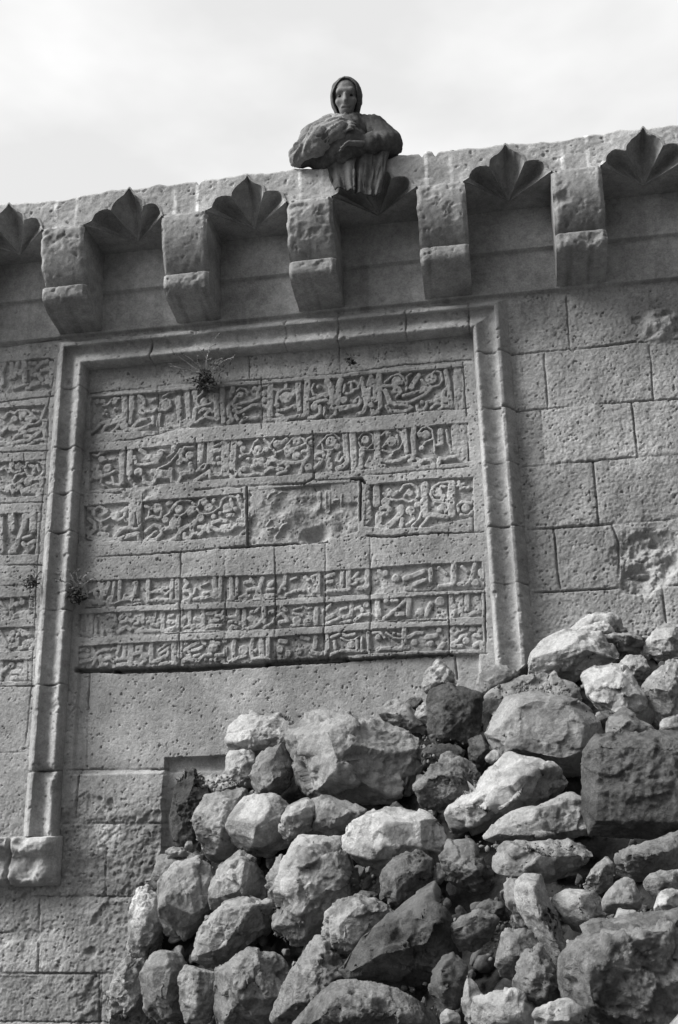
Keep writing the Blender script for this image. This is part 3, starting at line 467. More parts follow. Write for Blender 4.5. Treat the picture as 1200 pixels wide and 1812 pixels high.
# ------------------------------------------------------------------ cornice
PITCHX = 0.695; CON = [-2.305+PITCHX*k for k in range(-2, 7)]
YF, ZS, ZP = -0.295, 4.825, 5.06
def console(xc, k):
    w = .252; rn = random.Random(k+5)
    pr = [(4.838, .25), (4.841, .318), (4.834, .332), (4.815, .342), (4.785, .346), (4.74, .344), (4.69, .335), (4.64, .320), (4.59, .300), (4.555, .280), (4.53, .258), (4.518, .240), (4.512, .236), (4.506, .262), (4.498, .274),
          (4.47, .277), (4.445, .276), (4.428, .270), (4.412, .256), (4.396, .228), (4.382, .190), (4.368, .14), (4.356, .09), (4.345, .05), (4.33, .0)]
    z = np.array([p[0] for p in pr]); h = np.array([p[1] for p in pr]); c = np.r_[0, np.cumsum(np.hypot(np.diff(z), np.diff(h)))]
    t = np.linspace(0, c[-1], 130); z, h = np.interp(t, c, z), np.interp(t, c, h)
    xx = np.concatenate([[-.5*w]*1, np.linspace(-.5*w, .5*w, 44), [.5*w]]); rows = []
    X, Zz = np.meshgrid(xx+xc, z, indexing='ij'); Hh = np.broadcast_to(h[None], X.shape).copy()
    n = fb2(X+k*3.1, Zz, 9, 4, 141); nf = fb2(X, Zz, 45, 3, 145)
    ed = np.minimum(np.abs(X-xc+.5*w), np.abs(X-xc-.5*w)); Hh -= .014*np.exp(-(ed/.011)**2)*(1+.8*n)
    Hh += .0035*n+.0012*nf-.028*np.clip(n-.36, 0, 1)-.016*np.clip(fb2(X-k, Zz, 34, 3, 149)-.6, 0, 1)
    X = X+.004*fb2(X*0+k, Zz, 20, 3, 148)
    P = np.stack([X, -Hh, Zz], -1); P[0, :, 1] = 0.03; P[-1, :, 1] = 0.03
    stain = np.clip(1.0-.30*np.clip(fb2(X*3, Zz*.6, 9, 3, 151+k)+.1, 0, 1), .5, 1.1)*(1+.12*rn.uniform(-1, 1))
    o = grid_mesh('console', P, M_corn, None, stain, flip=True); to_wall(o)
    md = o.modifiers.new('edge_split', 'EDGE_SPLIT'); md.split_angle = math.radians(50)
for k, xc in enumerate(CON): console(xc, k)

HW = 0.222
half = [(HW, 0.0), (.214, .012), (.206, .026), (.198, .040), (.198, .040), (.194, .066), (.182, .090), (.164, .104), (.140, .110), (.116, .108), (.092, .100), (.092, .100), (.089, .122), (.080, .142), (.060, .160), (.036, .176), (.016, .196), (0, .226)]
def rim_points():
    r = half + [(-x, z) for x, z in half[::-1][1:]]
    return r
def hood(xc, k):
    rn = random.Random(k)
    rim = rim_points(); cusp = [0, 6, 7]
    # dense rim with petal coordinate (0 on a crease, 1 in the middle of a flute)
    R, pet = [], []
    segs = [(0, 6), (7, 13), (13, 19), (20, 26)]; nm = len(rim)
    order = [(0, 3, 0), (4, 10, 1), (11, 23, 1), (24, 30, 1), (31, 34, 0)]
    for a, b, kind in order:
        pts = np.array(rim[a:b+1]); L = np.r_[0, np.cumsum(np.hypot(*np.diff(pts, axis=0).T))]; s = np.linspace(0, 1, 48)
        q = np.stack([np.interp(s*L[-1], L, pts[:, 0]), np.interp(s*L[-1], L, pts[:, 1])], 1)
        R.append(q); pet.append(np.sin(np.pi*s)**.8*(1.0 if kind else .35))
    R = np.vstack(R); pet = np.concatenate(pet); sk = rn.uniform(-.012, .012); hz = rn.uniform(-.012, .008)
    R[:, 1] *= 1+hz/.2; R[:, 0] += sk*R[:, 1]/.2; wr = np.clip(R[:, 1]/.05, 0, 1); R += (.0035*np.stack([fb2(R[:, 0]+k*5, R[:, 1], 28, 3, 175), fb2(R[:, 0]-k*5, R[:, 1], 28, 3, 176)], 1))*wr[:, None]; R[:, 1] -= np.clip(R[:, 1]-(.228-.012*rn.random()), 0, 1)*.6
    B = np.array([sk, -.115, ZS]); t = np.linspace(0, 1, 40)[None, :, None]
    YR = YF-.045*np.clip(1-R[:, 1]/.05, 0, 1); Fp = np.stack([R[:, 0], YR, ZS+R[:, 1]], 1)
    P = B*(1-t)+Fp[:, None]*t
    bul = (np.sin(np.pi*np.clip(t[..., 0], 0, 1)*.5)**1.5*(1-t[..., 0]**6))*pet[:, None]
    P[..., 1] += .055*bul; P[..., 2] += .026*bul*np.clip(R[:, 1:2]/.1, 0, 1)
    P[..., 0] += .03*bul*np.sign(R[:, :1])*(np.abs(R[:, :1]) > .1)
    nrm = fb2(P[..., 0]+k, P[..., 2]*1.0, 22, 3, 171); P[..., 1] += .0025*nrm
    P[..., 0] += xc
    parts = [(P, grid_quads(*P.shape[:2]), np.clip(.92+.18*fb2(P[..., 0], P[..., 2], 7, 3, 173), .6, 1.2))]
    # raised flange on the face round the rim
    cen = np.array([0, .06]); out = R+(R-cen)/np.linalg.norm(R-cen, axis=1, keepdims=True)*.012
    out[:, 1] = np.maximum(out[:, 1], 0); out[:, 0] = np.clip(out[:, 0], -HW-.006, HW+.006)
    f0 = np.stack([R[:, 0]+xc, YR, ZS+R[:, 1]], 1); f1 = np.stack([R[:, 0]+xc, YR-.005, ZS+R[:, 1]+.001], 1)
    f2 = np.stack([out[:, 0]+xc, YR-.004, ZS+out[:, 1]], 1); f3 = np.stack([out[:, 0]+xc, np.full(len(R), YF+.02), ZS+out[:, 1]], 1)
    G = np.stack([f0, f1, f2, f3], 1); parts.append((G, grid_quads(len(R), 4), 1.0))
    # flat soffit behind the V-shaped lip
    m = 31; xs_ = np.linspace(-HW, HW, m)[:, None]; YW = YF-.045; vy = YW+(B[1]-YW)*(1-np.abs(xs_-sk*(1-np.abs(xs_)/HW))/HW); vy = np.clip(vy, YW, B[1])
    s = np.linspace(0, 1, 14)[None]; S = np.stack([xs_+0*s+xc, vy*(1-s)+.02*s, ZS-.002+0*vy*s-.012*s], -1)
    parts.append((S, grid_quads(m, 14)[:, ::-1], .85))
    V, Q, T = join_parts(parts); o = np_mesh('shell_hood', V, Q, M_corn, None, T); to_wall(o)
    md = o.modifiers.new('edge_split', 'EDGE_SPLIT'); md.split_angle = math.radians(38)
    Rw = R.copy(); Rw[:, 0] += xc; Rw[:, 1] += ZS
    return Rw
rims = [hood((CON[k]+CON[k+1])/2, k) for k in range(len(CON)-1)]

# parapet: front with its narrow stones and pale mortar, top, back
xs, zs = span(-3.6, 1.9, .006), span(4.80, ZP, .0052)
X, Z = np.meshgrid(xs, zs, indexing='ij')
n = fb2(X, Z, 10, 4, 181); nf = fb2(X, Z, 50, 3, 185)
Hh = .003*n+.0015*nf-np.clip(fb2(X, Z, 40, 3, 189)-.75, 0, 1)*.02; T = 1.25+.16*n
for k, xc in enumerate(CON):
    rn = random.Random(k+77)
    for d in (-.052+rn.uniform(-.02, .01), .055+rn.uniform(-.01, .02)):
        dd = np.abs(X-xc-d+.004*n); g = sst(-dd, -.013, -.007); Hh += .001*g; T = T+.95*g*np.clip(.7+n, .25, 1.2)
top = .012*fb2(xs, xs*0, 2.5, 3, 191)+.008*fb2(xs, xs*0, 14, 3, 193)
for xj in (-1.545, .12-.43, -.24): top -= .03*np.exp(-((xs-xj)/.012)**2)
Zt = Z+top[:, None]*sst(Z, 4.95, ZP)
Yq = YF-Hh+.02*sst(Z, ZP-.02, ZP)
XC, ZC = np.meshgrid((xs[:-1]+xs[1:])/2, (zs[:-1]+zs[1:])/2, indexing='ij'); hole = np.zeros(XC.shape, bool)
for k in range(len(CON)-1):
    hole |= (ZC < ZS+.004) & (np.abs(XC-(CON[k]+CON[k+1])/2) < HW+.004)
for R in rims:
    poly = [tuple(p) for p in R]; hole |= pip(XC, ZC, poly)
V1 = np.stack([X, Yq, Zt], -1); used = ~hole
parts = []
o = grid_mesh('parapet', V1, M_corn, None, T, used); to_wall(o); o['label'] = 'parapet course of long and narrow blocks above the consoles'
nb = 30; s = np.linspace(0, 1, nb)[None]
yt = Yq[:, -1][:, None]*(1-s)+.35*s; xt = xs[:, None]+0*s; zt_ = Zt[:, -1][:, None]+0*s+.006*fb2(xt, yt, 8, 3, 197)*np.minimum(1, s*8)
back = np.stack([np.stack([xs, np.full(len(xs), .35), zt_[:, -1]], -1), np.stack([xs, np.full(len(xs), .35), np.full(len(xs), 4.0)], -1)], 1)
TP = np.stack([xt, yt, zt_], -1)
V, Q, T = join_parts([(TP, grid_quads(len(xs), nb), 1.1), (back, grid_quads(len(xs), 2), 1.0)])
o = np_mesh('coping', V, Q, M_corn, None, T); to_wall(o)
# body of the wall behind its face, and the roof terrace
def box_parts(x0, x1, y0, y1, z0, z1):
    V = [(x, y, z) for x in (x0, x1) for y in (y0, y1) for z in (z0, z1)]
    return V, [(0, 1, 3, 2), (4, 6, 7, 5), (0, 4, 5, 1), (2, 3, 7, 6), (0, 2, 6, 4), (1, 5, 7, 3)]
V, Q = box_parts(-4.0, 2.35, .12, 6.0, -.05, 4.4); o = np_mesh('wall_core', V, Q, M_wall, None, 1.0, False); to_wall(o)
V, Q = box_parts(-4.0, -3.6, -.29, .12, 4.86, 5.05); V2, Q2 = box_parts(1.9, 2.35, -.29, .12, 4.86, 5.05)
V, Q, T = join_parts([(V, Q, 1.0), (V2, Q2, 1.0)]); o = np_mesh('parapet_end', V, Q, M_corn, None, T, False); to_wall(o)
V, Q = box_parts(-4.0, 2.35, .13, 6.0, 4.4, 4.55); o = np_mesh('roof_terrace', V, Q, M_ground, None, 1.0, False); to_wall(o)

# ground
gx = np.concatenate([np.linspace(-400, -6, 12), np.linspace(-5.8, 5.8, 60), np.linspace(6, 400, 12)]); gy = np.concatenate([np.linspace(-400, -8.2, 12), np.linspace(-8, 0.2, 50), np.linspace(.4, 400, 12)])
X, Y = np.meshgrid(gx, gy, indexing='ij'); Zg = .03*fb2(X, Y, .8, 3, 201)
tag(grid_mesh('ground', np.stack([X, Y, Zg], -1), M_ground, None, 1.0), kind='structure')
# ------------------------------------------------------------------ fallen stones, one object each
def heapY(u, v):
    k = 0.0007+max(u-300, -60)*0.00275/1000*1.0
    k = min(max(k, .0006), .0031)
    return -0.20-max(v-1080, 0)*k
def make_rock(idx, name, label, style, tone, pts, inner, dy=0.0, thick=0.55):
    P = np.array(pts, float); cu, cv = P.mean(0); yc = heapY(cu, cv)+dy
    mpp = np.linalg.norm(W(cu+1, cv, yc)-W(cu, cv, yc)); ext = np.ptp(P, axis=0); size = math.sqrt(ext[0]*ext[1])*mpp
    def at(u, v, d=0.0):
        y = yc+.0*(heapY(u, v)+dy-yc); dist = 1.0
        p = W(u, v, y-d); return p
    vm, hv = (P[:, 1].min()+P[:, 1].max())/2, np.ptp(P[:, 1])/2
    rec = .06 if style == 'block' else 1.0
    V = [at(u, v, -size*rec*((.42 if v > vm else .30)*abs(v-vm)/hv)) for u, v in P]
    for (u, v, d) in inner: V.append(at(u, v, d*.01))
    if not inner:
        ext = np.ptp(P, axis=0)
        for a, b, d in ((-.16, -.12, .24), (.18, -.06, .20), (-.08, .10, .26), (.14, .10, .20)):
            V.append(at(cu+a*ext[0], cv+b*ext[1], d*size))
    c0 = at(cu, cv); back = np.array([0, 1, -.15])
    for u, v in P:
        q = at(cu+(u-cu)*.72, cv+(v-cv)*.72); V.append(q+back*size*thick)
    bm = bmesh.new()
    for p in V: bm.verts.new(p)
    bm.verts.ensure_lookup_table()
    r = bmesh.ops.convex_hull(bm, input=bm.verts[:])
    bmesh.ops.delete(bm, geom=list({g for g in r['geom_interior']+r['geom_unused'] if isinstance(g, bmesh.types.BMVert)}), context='VERTS')
    L = max(.008, size*.026)
    for it in range(9):
        e = [x for x in bm.edges if x.calc_length() > L]
        if not e or len(bm.verts) > 16000: break
        bmesh.ops.subdivide_edges(bm, edges=e, cuts=1); bmesh.ops.triangulate(bm, faces=bm.faces[:])
    bmesh.ops.recalc_face_normals(bm, faces=bm.faces[:])
    bmesh.ops.smooth_vert(bm, verts=bm.verts[:], factor=.5, use_axis_x=True, use_axis_y=True, use_axis_z=True)
    rr = np.random.RandomState(idx+50)
    co = np.array([v.co[:] for v in bm.verts]); cc = co.mean(0)
    if style == 'round':
        for _ in range(5): bmesh.ops.smooth_vert(bm, verts=bm.verts[:], factor=.5, use_axis_x=True, use_axis_y=True, use_axis_z=True)
        co = np.array([v.co[:] for v in bm.verts])
    for q in range({'facet': 20, 'round': 18, 'rough': 14, 'block': 5}[style]):
        n_ = rr.normal(size=3)*np.array([1, 1, .9]); n_ /= np.linalg.norm(n_)
        if n_[1] > .2: n_[1] *= -1
        h_ = (co-cc)@n_; mx = h_.max(); d_ = mx*(rr.uniform(.93, .98) if style == 'block' else rr.uniform(.72, .93) if n_[1] < -.45 else rr.uniform(.88, .97))
        over = np.clip(h_-d_, 0, None); co = co-n_[None]*over[:, None]*.97
    co = (co-cc)*np.array([1.12, 1.0, 1.12])+cc
    for v, p in zip(bm.verts, co): v.co = p
    bmesh.ops.smooth_vert(bm, verts=bm.verts[:], factor=.35, use_axis_x=True, use_axis_y=True, use_axis_z=True)
    bm.normal_update()
    co = np.array([v.co[:] for v in bm.verts]); no = np.array([v.normal[:] for v in bm.verts])
    g = co+idx*3.7; s_ = min(size, .5); fr_ = 1/max(s_, .09)
    lo = fb3(g, 1.3*fr_, 3, 3); md = fb3(g, 3.2*fr_, 4, 7, .6); hi = fb3(g, 48, 4, 13, .6)
    sd = co[rr.choice(len(co), 34, replace=False)]; rv = rr.normal(size=(34, 3)); rv /= np.linalg.norm(rv, axis=1)[:, None]    # fracture facets
    wp = co+(.10*s_)*np.stack([md, lo, fb3(g+9, 2.4*fr_, 2, 33)], 1); best = ((wp[:, None]-sd[None])**2).sum(2).argmin(1)
    fc = ((co-sd[best])*rv[best]).sum(1)
    ax = rr.normal(size=3)*np.array([.35, .35, 1]); ax /= np.linalg.norm(ax)
    tz = (g@ax)*fr_*4+.8*lo+.5*md; fz = tz-np.floor(tz); terr = sst(fz, .72, .98)-fz           # stepped breakage along a bedding plane
    gate = np.clip(.5+1.3*fb3(g, 1.6*fr_, 2, 41), 0, 1)
    a1, a2, a3, a4, a5 = {'facet': (.022, .014, .016, .26, .0040), 'round': (.030, .022, .008, .18, .0045), 'rough': (.032, .030, .012, .20, .0070), 'block': (.020, .020, .012, .10, .0060)}[style]
    disp = s_*(a1*lo+a2*md*(.4+gate)+a3*terr*gate)+a4*fc*(.45+.8*gate)+a5*hi*(.35+gate)
    pit = np.clip(fb3(g, 42, 3, 23, .65)-(.42 if style == 'rough' else .66), 0, 1); disp -= pit*(.013 if style == 'rough' else .010)*(.3+gate)
    co = co+no*disp[:, None]
    c = co.mean(0)
    for v, p in zip(bm.verts, co): v.co = p-c
    me = bpy.data.meshes.new(name); bm.to_mesh(me); bm.free()
    me.polygons.foreach_set('use_smooth', np.ones(len(me.polygons), bool))
    t = tone*(1+.18*lo+.10*md-.3*pit)*(1-.38*sst(fb3(g, 2.6*fr_, 4, 61, .6), .15, .6))
    at_ = me.attributes.new('tone', 'FLOAT', 'POINT'); at_.data.foreach_set('value', t.astype(np.float32))
    o = bpy.data.objects.new(name, me); C.objects.link(o); o.location = c
    me.materials.append(M_rough if style in ('rough', 'block') else M_rock)
    tag(o, label, 'boulder' if size > .42 else 'stone', 'fallen stones of the rubble heap')
ROCKS = '''boulder|big rounded pale boulder crowning the heap below the lintel block|round|1.0|508,1285 530,1268 600,1262 660,1276 705,1292 742,1310 750,1345 735,1392 690,1422 640,1427 590,1420 545,1405 518,1375 506,1330|585,1300,13 650,1300,12 560,1375,11 680,1375,12 620,1340,17|-.05
stone|pale layered block with a bright top, left of the big rounded boulder|facet|1.2|405,1280 425,1262 515,1266 520,1325 500,1345 450,1345 404,1330 402,1300|440,1300,5 500,1290,5|.06
stone|broken angular stone under the pale layered block|facet|.95|402,1328 445,1328 452,1350 448,1394 425,1386 402,1372|425,1345,4 430,1372,5|.05
stone|greyish pear-shaped stone wedged under the left side of the big rounded boulder|facet|.75|446,1352 470,1328 505,1315 514,1345 512,1382 490,1402 458,1406 444,1390|480,1350,7 470,1385,7|-.02
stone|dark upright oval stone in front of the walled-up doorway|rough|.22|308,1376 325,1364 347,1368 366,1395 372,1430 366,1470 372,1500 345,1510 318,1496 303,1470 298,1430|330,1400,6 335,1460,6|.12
stone|low gravelly lump behind the dark upright oval stone|rough|1.1|350,1372 400,1370 445,1390 440,1412 375,1408||.16
boulder|grey rounded stone with a bright left edge beside the dark upright oval stone|round|.8|343,1440 355,1415 385,1402 440,1402 432,1435 420,1480 410,1505 400,1522 378,1528 355,1500 341,1470|375,1440,8 395,1470,10|-.02
boulder|pale rounded stone with a dark underside, second in the row from the oval stone|round|1.05|399,1470 410,1440 430,1415 470,1405 500,1416 518,1430 514,1460 505,1492 480,1511 430,1513 408,1503|455,1440,11 450,1475,12 485,1460,10|-.06
stone|small wedge with a bright left face touching the long dull stone|facet|.95|495,1475 500,1450 520,1415 545,1411 558,1430 556,1465 530,1475 500,1491|520,1440,8 535,1455,7|-.12
stone|long dull stone lying under the big rounded boulder|facet|.55|540,1411 585,1412 620,1424 655,1438 640,1450 615,1466 598,1478 545,1472|580,1440,8 610,1448,7|-.07
stone|little pale chunk lying at the foot of the doorway jamb|facet|1.0|290,1508 305,1498 330,1500 332,1514 300,1519||.02
stone|flat grey stone tucked behind the twin-topped pale stone near the doorway|facet|.72|257,1570 268,1535 290,1518 335,1511 372,1515 384,1540 320,1560 275,1578||.07
boulder|large stone with a pale lumpy top and a black right face, below the doorway|round|1.0|278,1570 290,1546 310,1533 350,1526 378,1540 374,1585 352,1640 322,1666 290,1656 277,1610|320,1556,10 298,1592,7 345,1590,11|-.04
stone|pale pitted stone at the left edge of the heap|rough|1.15|221,1660 228,1612 245,1580 258,1575 276,1585 284,1640 277,1676 255,1696 233,1684|248,1615,6 258,1660,6|.0
stone|angular stone with a bright left face between two dark hollows, under the pale rounded stone|facet|.85|364,1600 369,1570 385,1537 425,1511 446,1525 472,1560 474,1592 412,1592 395,1606 370,1609|412,1560,9 422,1530,6 440,1575,6|-.04
boulder|long leaning wedge with a bright left slope and ragged top|facet|.95|331,1692 345,1646 365,1620 395,1604 433,1581 455,1597 478,1600 470,1640 440,1666 402,1706 370,1712 335,1702|398,1655,9 440,1622,9 388,1630,7|-.10
stone|narrow split slabs standing against the stone with a round hole|facet|.75|470,1566 480,1530 495,1511 510,1515 503,1570 486,1612 474,1596||-.06
boulder|large pale boulder with a small round hole in its upper left face|facet|.98|480,1640 490,1600 500,1550 514,1502 535,1487 600,1489 614,1520 630,1560 626,1592 582,1602 570,1640 540,1667 500,1667 478,1656|555,1515,12 530,1560,13 595,1545,10 535,1620,11|-.14
boulder|broad pale wedge with a smooth split top in the middle of the heap|facet|1.15|607,1485 620,1462 655,1440 700,1435 745,1440 782,1460 782,1500 770,1531 740,1529 660,1529 638,1525 614,1505|650,1468,8 680,1508,9 700,1478,12 750,1472,10|-.15
stone|pale pitted stone at the very bottom left of the heap|rough|1.15|178,1815 188,1765 203,1738 225,1690 250,1700 258,1730 252,1762 257,1815|220,1745,6 225,1785,7|-.03
stone|tall stone with a smooth bright left half and a rough dark right half|facet|.78|247,1722 262,1695 285,1687 318,1690 328,1720 324,1770 332,1792 300,1804 260,1804 249,1770|284,1700,8 286,1780,9|-.10
stone|small grey slab standing upright between the half-bright stone and a big grey boulder|block|.75|320,1724 330,1712 386,1726 377,1760 370,1806 330,1806 319,1765|350,1722,5 345,1780,6|-.16
boulder|big grey granular boulder at the bottom edge, right of the upright slab|round|.68|383,1730 395,1700 440,1683 480,1689 502,1705 514,1740 505,1775 494,1822 370,1822 374,1780|430,1705,9 450,1750,13|-.17
boulder|grey leaning slab with a coarse face beside the granular boulder|rough|.68|484,1800 503,1740 525,1705 560,1661 582,1670 607,1720 612,1732 590,1785 550,1810|555,1700,7 545,1750,9|-.18
stone|stone with a bright left face and a sharp vertical edge, right of the holed boulder|facet|.85|569,1650 575,1615 600,1592 618,1587 640,1598 682,1605 700,1622 682,1662 640,1692 600,1682 571,1665|616,1598,7 607,1668,12 612,1635,13|-.19
stone|dark knobbly stone standing below the broad pale wedge|rough|.42|671,1590 679,1540 700,1535 708,1515 735,1507 764,1525 764,1567 742,1602 715,1627 700,1622 678,1605|735,1530,7 710,1570,9|-.14
stone|little light stone in the gap right of the dark knobbly stone|facet|.75|761,1540 775,1529 789,1548 780,1566 765,1566||-.06
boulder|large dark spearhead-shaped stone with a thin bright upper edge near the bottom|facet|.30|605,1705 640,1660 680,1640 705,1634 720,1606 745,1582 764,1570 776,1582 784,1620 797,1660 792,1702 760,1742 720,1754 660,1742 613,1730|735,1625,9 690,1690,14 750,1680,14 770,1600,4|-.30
boulder|wide sandy-topped stone cut by the bottom edge of the photo|rough|.62|486,1830 520,1785 545,1764 600,1741 650,1744 700,1754 740,1773 775,1800 775,1832|600,1770,6 660,1790,9|-.28
stone|small dark stone with a paler cap, right of the spearhead-shaped stone|facet|.36|760,1760 768,1717 785,1696 802,1689 827,1712 823,1750 812,1788 780,1794|795,1722,8 800,1760,8|-.30
stone|pale upright sliver beside the small dark stone with a paler cap|facet|1.0|817,1770 828,1726 845,1744 857,1770 852,1818 823,1818||-.22
stone|flat pale stone at the bottom edge, left of the big bottom right boulder|facet|1.15|832,1772 870,1757 920,1765 927,1757 947,1780 965,1804 958,1828 826,1828|880,1785,6 930,1790,6|-.30
stone|pebble-like pale bit on the bottom edge under the small dark stone|facet|1.1|776,1800 788,1786 812,1790 818,1812 780,1818||-.40
stone|dusky stone with a light slanting face, left of the flat stacked slabs|facet|.55|781,1510 795,1489 826,1485 847,1505 867,1540 864,1577 840,1582 800,1562 779,1540|820,1520,8 845,1545,6|-.06
stone|lowest of the three flat slabs stacked left of the dark square block|facet|.85|871,1506 900,1491 960,1496 1032,1494 1044,1510 1003,1542 960,1562 910,1552 873,1541|900,1500,5 960,1512,10 915,1535,9|-.16
stone|middle of the three flat slabs stacked left of the dark square block|facet|.9|862,1484 875,1460 900,1440 960,1430 1020,1409 1044,1420 1046,1462 1003,1483 950,1498 880,1490|905,1456,9 1000,1440,9 960,1462,12|-.14
boulder|long pale wedge topmost of the three flat slabs, pointing down to the left|facet|1.05|779,1456 825,1425 832,1408 862,1380 857,1360 900,1334 960,1355 1013,1378 970,1402 895,1430 850,1456 790,1474|900,1385,11 860,1425,10 960,1380,6|-.15
boulder|large flat-faced pale boulder at the upper right, with a curved cracked rim above it|round|.85|848,1305 868,1260 900,1236 950,1226 1000,1230 1037,1246 1067,1275 1072,1312 1046,1347 1022,1364 980,1357 930,1347 880,1332 852,1322|950,1248,5 900,1292,9 980,1325,10 1025,1280,8|-.10
stone|thin curved slab rimming the top of the flat-faced pale boulder|facet|.85|836,1272 858,1240 900,1207 960,1193 1010,1204 1035,1240 950,1240 880,1250 848,1282||.10
boulder|broad bright slab-like boulder at the foot of the right jamb|round|1.15|931,1196 945,1150 960,1125 1000,1119 1060,1122 1097,1145 1092,1162 1050,1182 1000,1192 950,1207|975,1145,6 1050,1150,6|.02
stone|thin bent slab lying highest on the heap against the wall|facet|1.1|1002,1122 1020,1100 1055,1087 1087,1084 1103,1110 1118,1122 1060,1127||.12
stone|small bright wedge just under the highest thin slab|facet|1.25|1010,1125 1040,1106 1070,1099 1088,1120 1050,1128||.04
stone|squared stone with a dark end, behind the broad bright boulder|facet|.8|1055,1124 1115,1120 1142,1130 1138,1152 1090,1152|1118,1126,4|.04
boulder|angular stone with a smooth bright left face and a black lower right face|facet|1.15|1034,1186 1060,1172 1100,1180 1122,1205 1134,1215 1154,1260 1158,1287 1130,1278 1075,1267 1043,1225|1104,1212,9 1072,1252,8 1120,1225,7|-.05
stone|small rounded stone near the right edge, above the angular black-sided stone|round|.95|1097,1172 1110,1160 1140,1159 1152,1185 1142,1206 1115,1202||.0
stone|bright stone cut by the right edge of the photo, topmost there|round|1.1|1139,1150 1150,1125 1170,1104 1215,1098 1215,1172 1160,1172||.05
boulder|tall pale stone cut by the right edge, under the topmost bright one|rough|1.05|1132,1222 1150,1195 1175,1170 1215,1158 1215,1292 1165,1282 1145,1257|1175,1220,7|-.03
stone|dusky pyramid-shaped stone sitting on the dark square block|facet|.6|1074,1300 1079,1270 1103,1254 1130,1272 1168,1302 1140,1312 1085,1312|1100,1275,6 1105,1300,8|-.06
stone|small chip cut by the right edge, on top of the dark square block|facet|.9|1165,1300 1172,1276 1200,1264 1215,1300 1190,1312||-.04
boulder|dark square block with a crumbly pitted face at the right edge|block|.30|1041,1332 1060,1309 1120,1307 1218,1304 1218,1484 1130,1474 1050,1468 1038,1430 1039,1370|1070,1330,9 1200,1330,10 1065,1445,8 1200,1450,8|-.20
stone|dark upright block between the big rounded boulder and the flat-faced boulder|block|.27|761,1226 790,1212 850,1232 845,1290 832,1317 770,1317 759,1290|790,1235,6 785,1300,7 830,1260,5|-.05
stone|crumbly pale knob standing against the wall above the dark upright block|rough|1.25|747,1222 752,1190 775,1171 796,1180 802,1216 770,1228||.10
stone|stone with a bright top and smooth grey side, right of the crumbly knob|facet|.95|837,1226 842,1200 865,1177 896,1177 917,1195 882,1227 850,1248|868,1200,6 895,1190,4|.05
stone|pale slanting stone behind the top of the big rounded boulder|facet|.95|662,1258 700,1239 725,1250 757,1290 752,1312 700,1298|705,1258,5|.08
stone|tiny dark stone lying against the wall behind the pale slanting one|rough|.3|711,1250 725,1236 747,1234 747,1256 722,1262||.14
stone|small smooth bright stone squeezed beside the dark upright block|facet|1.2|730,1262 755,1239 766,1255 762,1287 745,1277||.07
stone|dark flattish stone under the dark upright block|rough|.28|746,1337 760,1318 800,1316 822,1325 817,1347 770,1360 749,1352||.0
boulder|pitted stone with a light top and dark face, right of the big rounded boulder|rough|.62|732,1395 745,1385 765,1355 795,1339 815,1345 840,1350 855,1370 847,1397 800,1422 770,1437 740,1422|770,1380,7 815,1368,7 800,1395,9|-.08
stone|dark knob wedged under the left side of the flat-faced boulder|rough|.4|829,1310 850,1297 868,1330 852,1362 831,1347||-.02
stone|little light cobble under the lower left corner of the flat-faced boulder|round|.9|857,1342 875,1324 888,1340 872,1356||-.08
boulder|pale tilted slab standing on end in the lower right|block|1.0|914,1566 930,1552 958,1554 986,1620 1008,1692 987,1707 960,1662 938,1640 917,1605|945,1575,7 955,1625,8 985,1670,7|-.25
stone|thin grey slab leaning on the left of the tilted pale slab|facet|.7|892,1563 905,1550 922,1555 922,1600 934,1647 915,1637 899,1600||-.20
stone|light wedge-shaped stone right of the tilted pale slab|facet|.95|976,1592 1000,1575 1060,1580 1075,1600 1073,1637 1032,1652 1010,1637 989,1615|1015,1592,6 1040,1615,7|-.18
stone|rounded dull stone touching the right of the light wedge-shaped one|round|.68|1066,1592 1090,1565 1110,1554 1137,1580 1133,1607 1100,1618 1070,1622||-.17
stone|small rough pale stone standing above the rounded dull one|rough|.95|1029,1572 1050,1535 1075,1514 1087,1530 1083,1567 1055,1582||-.08
boulder|dark craggy stone cut by the right edge under the square block's shadow|rough|.5|1086,1543 1110,1510 1150,1490 1216,1473 1216,1542 1150,1549 1110,1559|1130,1515,8 1180,1510,8|-.14
stone|lumpy light stone cut by the right edge, below the dark craggy one|rough|.85|1136,1562 1160,1545 1212,1540 1212,1580 1160,1594||-.20
stone|pale wedge at the right edge below the lumpy light stone|facet|1.15|1157,1606 1166,1580 1190,1572 1212,1576 1212,1614 1170,1616||-.23
boulder|huge rough boulder filling the bottom right corner|rough|.50|1003,1692 1020,1670 1060,1640 1130,1630 1220,1612 1220,1840 1060,1840 1005,1795 1001,1740|1050,1690,14 1150,1680,20 1080,1770,18 1180,1770,16|-.22
stone|small pale chunk lying at the back edge of the huge corner boulder|facet|.9|1085,1626 1095,1604 1127,1612 1123,1637 1095,1642||-.22
boulder|coarse rounded stone low in the middle right, left of the huge corner boulder|rough|.5|908,1730 925,1690 950,1672 985,1715 1003,1752 987,1778 950,1790 915,1768|945,1715,8 955,1755,9|-.28
stone|pitted grey stone just above the coarse rounded one|rough|.62|878,1702 885,1660 905,1640 947,1650 957,1682 920,1724 893,1732|915,1680,7|-.18
stone|stone with a light ragged top, right of the spearhead-shaped stone|rough|.7|787,1652 810,1625 850,1609 882,1625 872,1652 840,1678 798,1678|835,1635,6|-.18
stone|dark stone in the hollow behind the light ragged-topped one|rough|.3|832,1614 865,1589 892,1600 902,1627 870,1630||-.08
stone|pale flat stone at the bottom edge beside the huge corner boulder|facet|.95|946,1795 985,1769 1012,1768 1045,1792 1040,1826 955,1826||-.34
stone|slim pale stone caught between the coarse rounded one and the huge corner boulder|facet|.9|980,1720 995,1702 1012,1722 1012,1752 995,1750||-.18
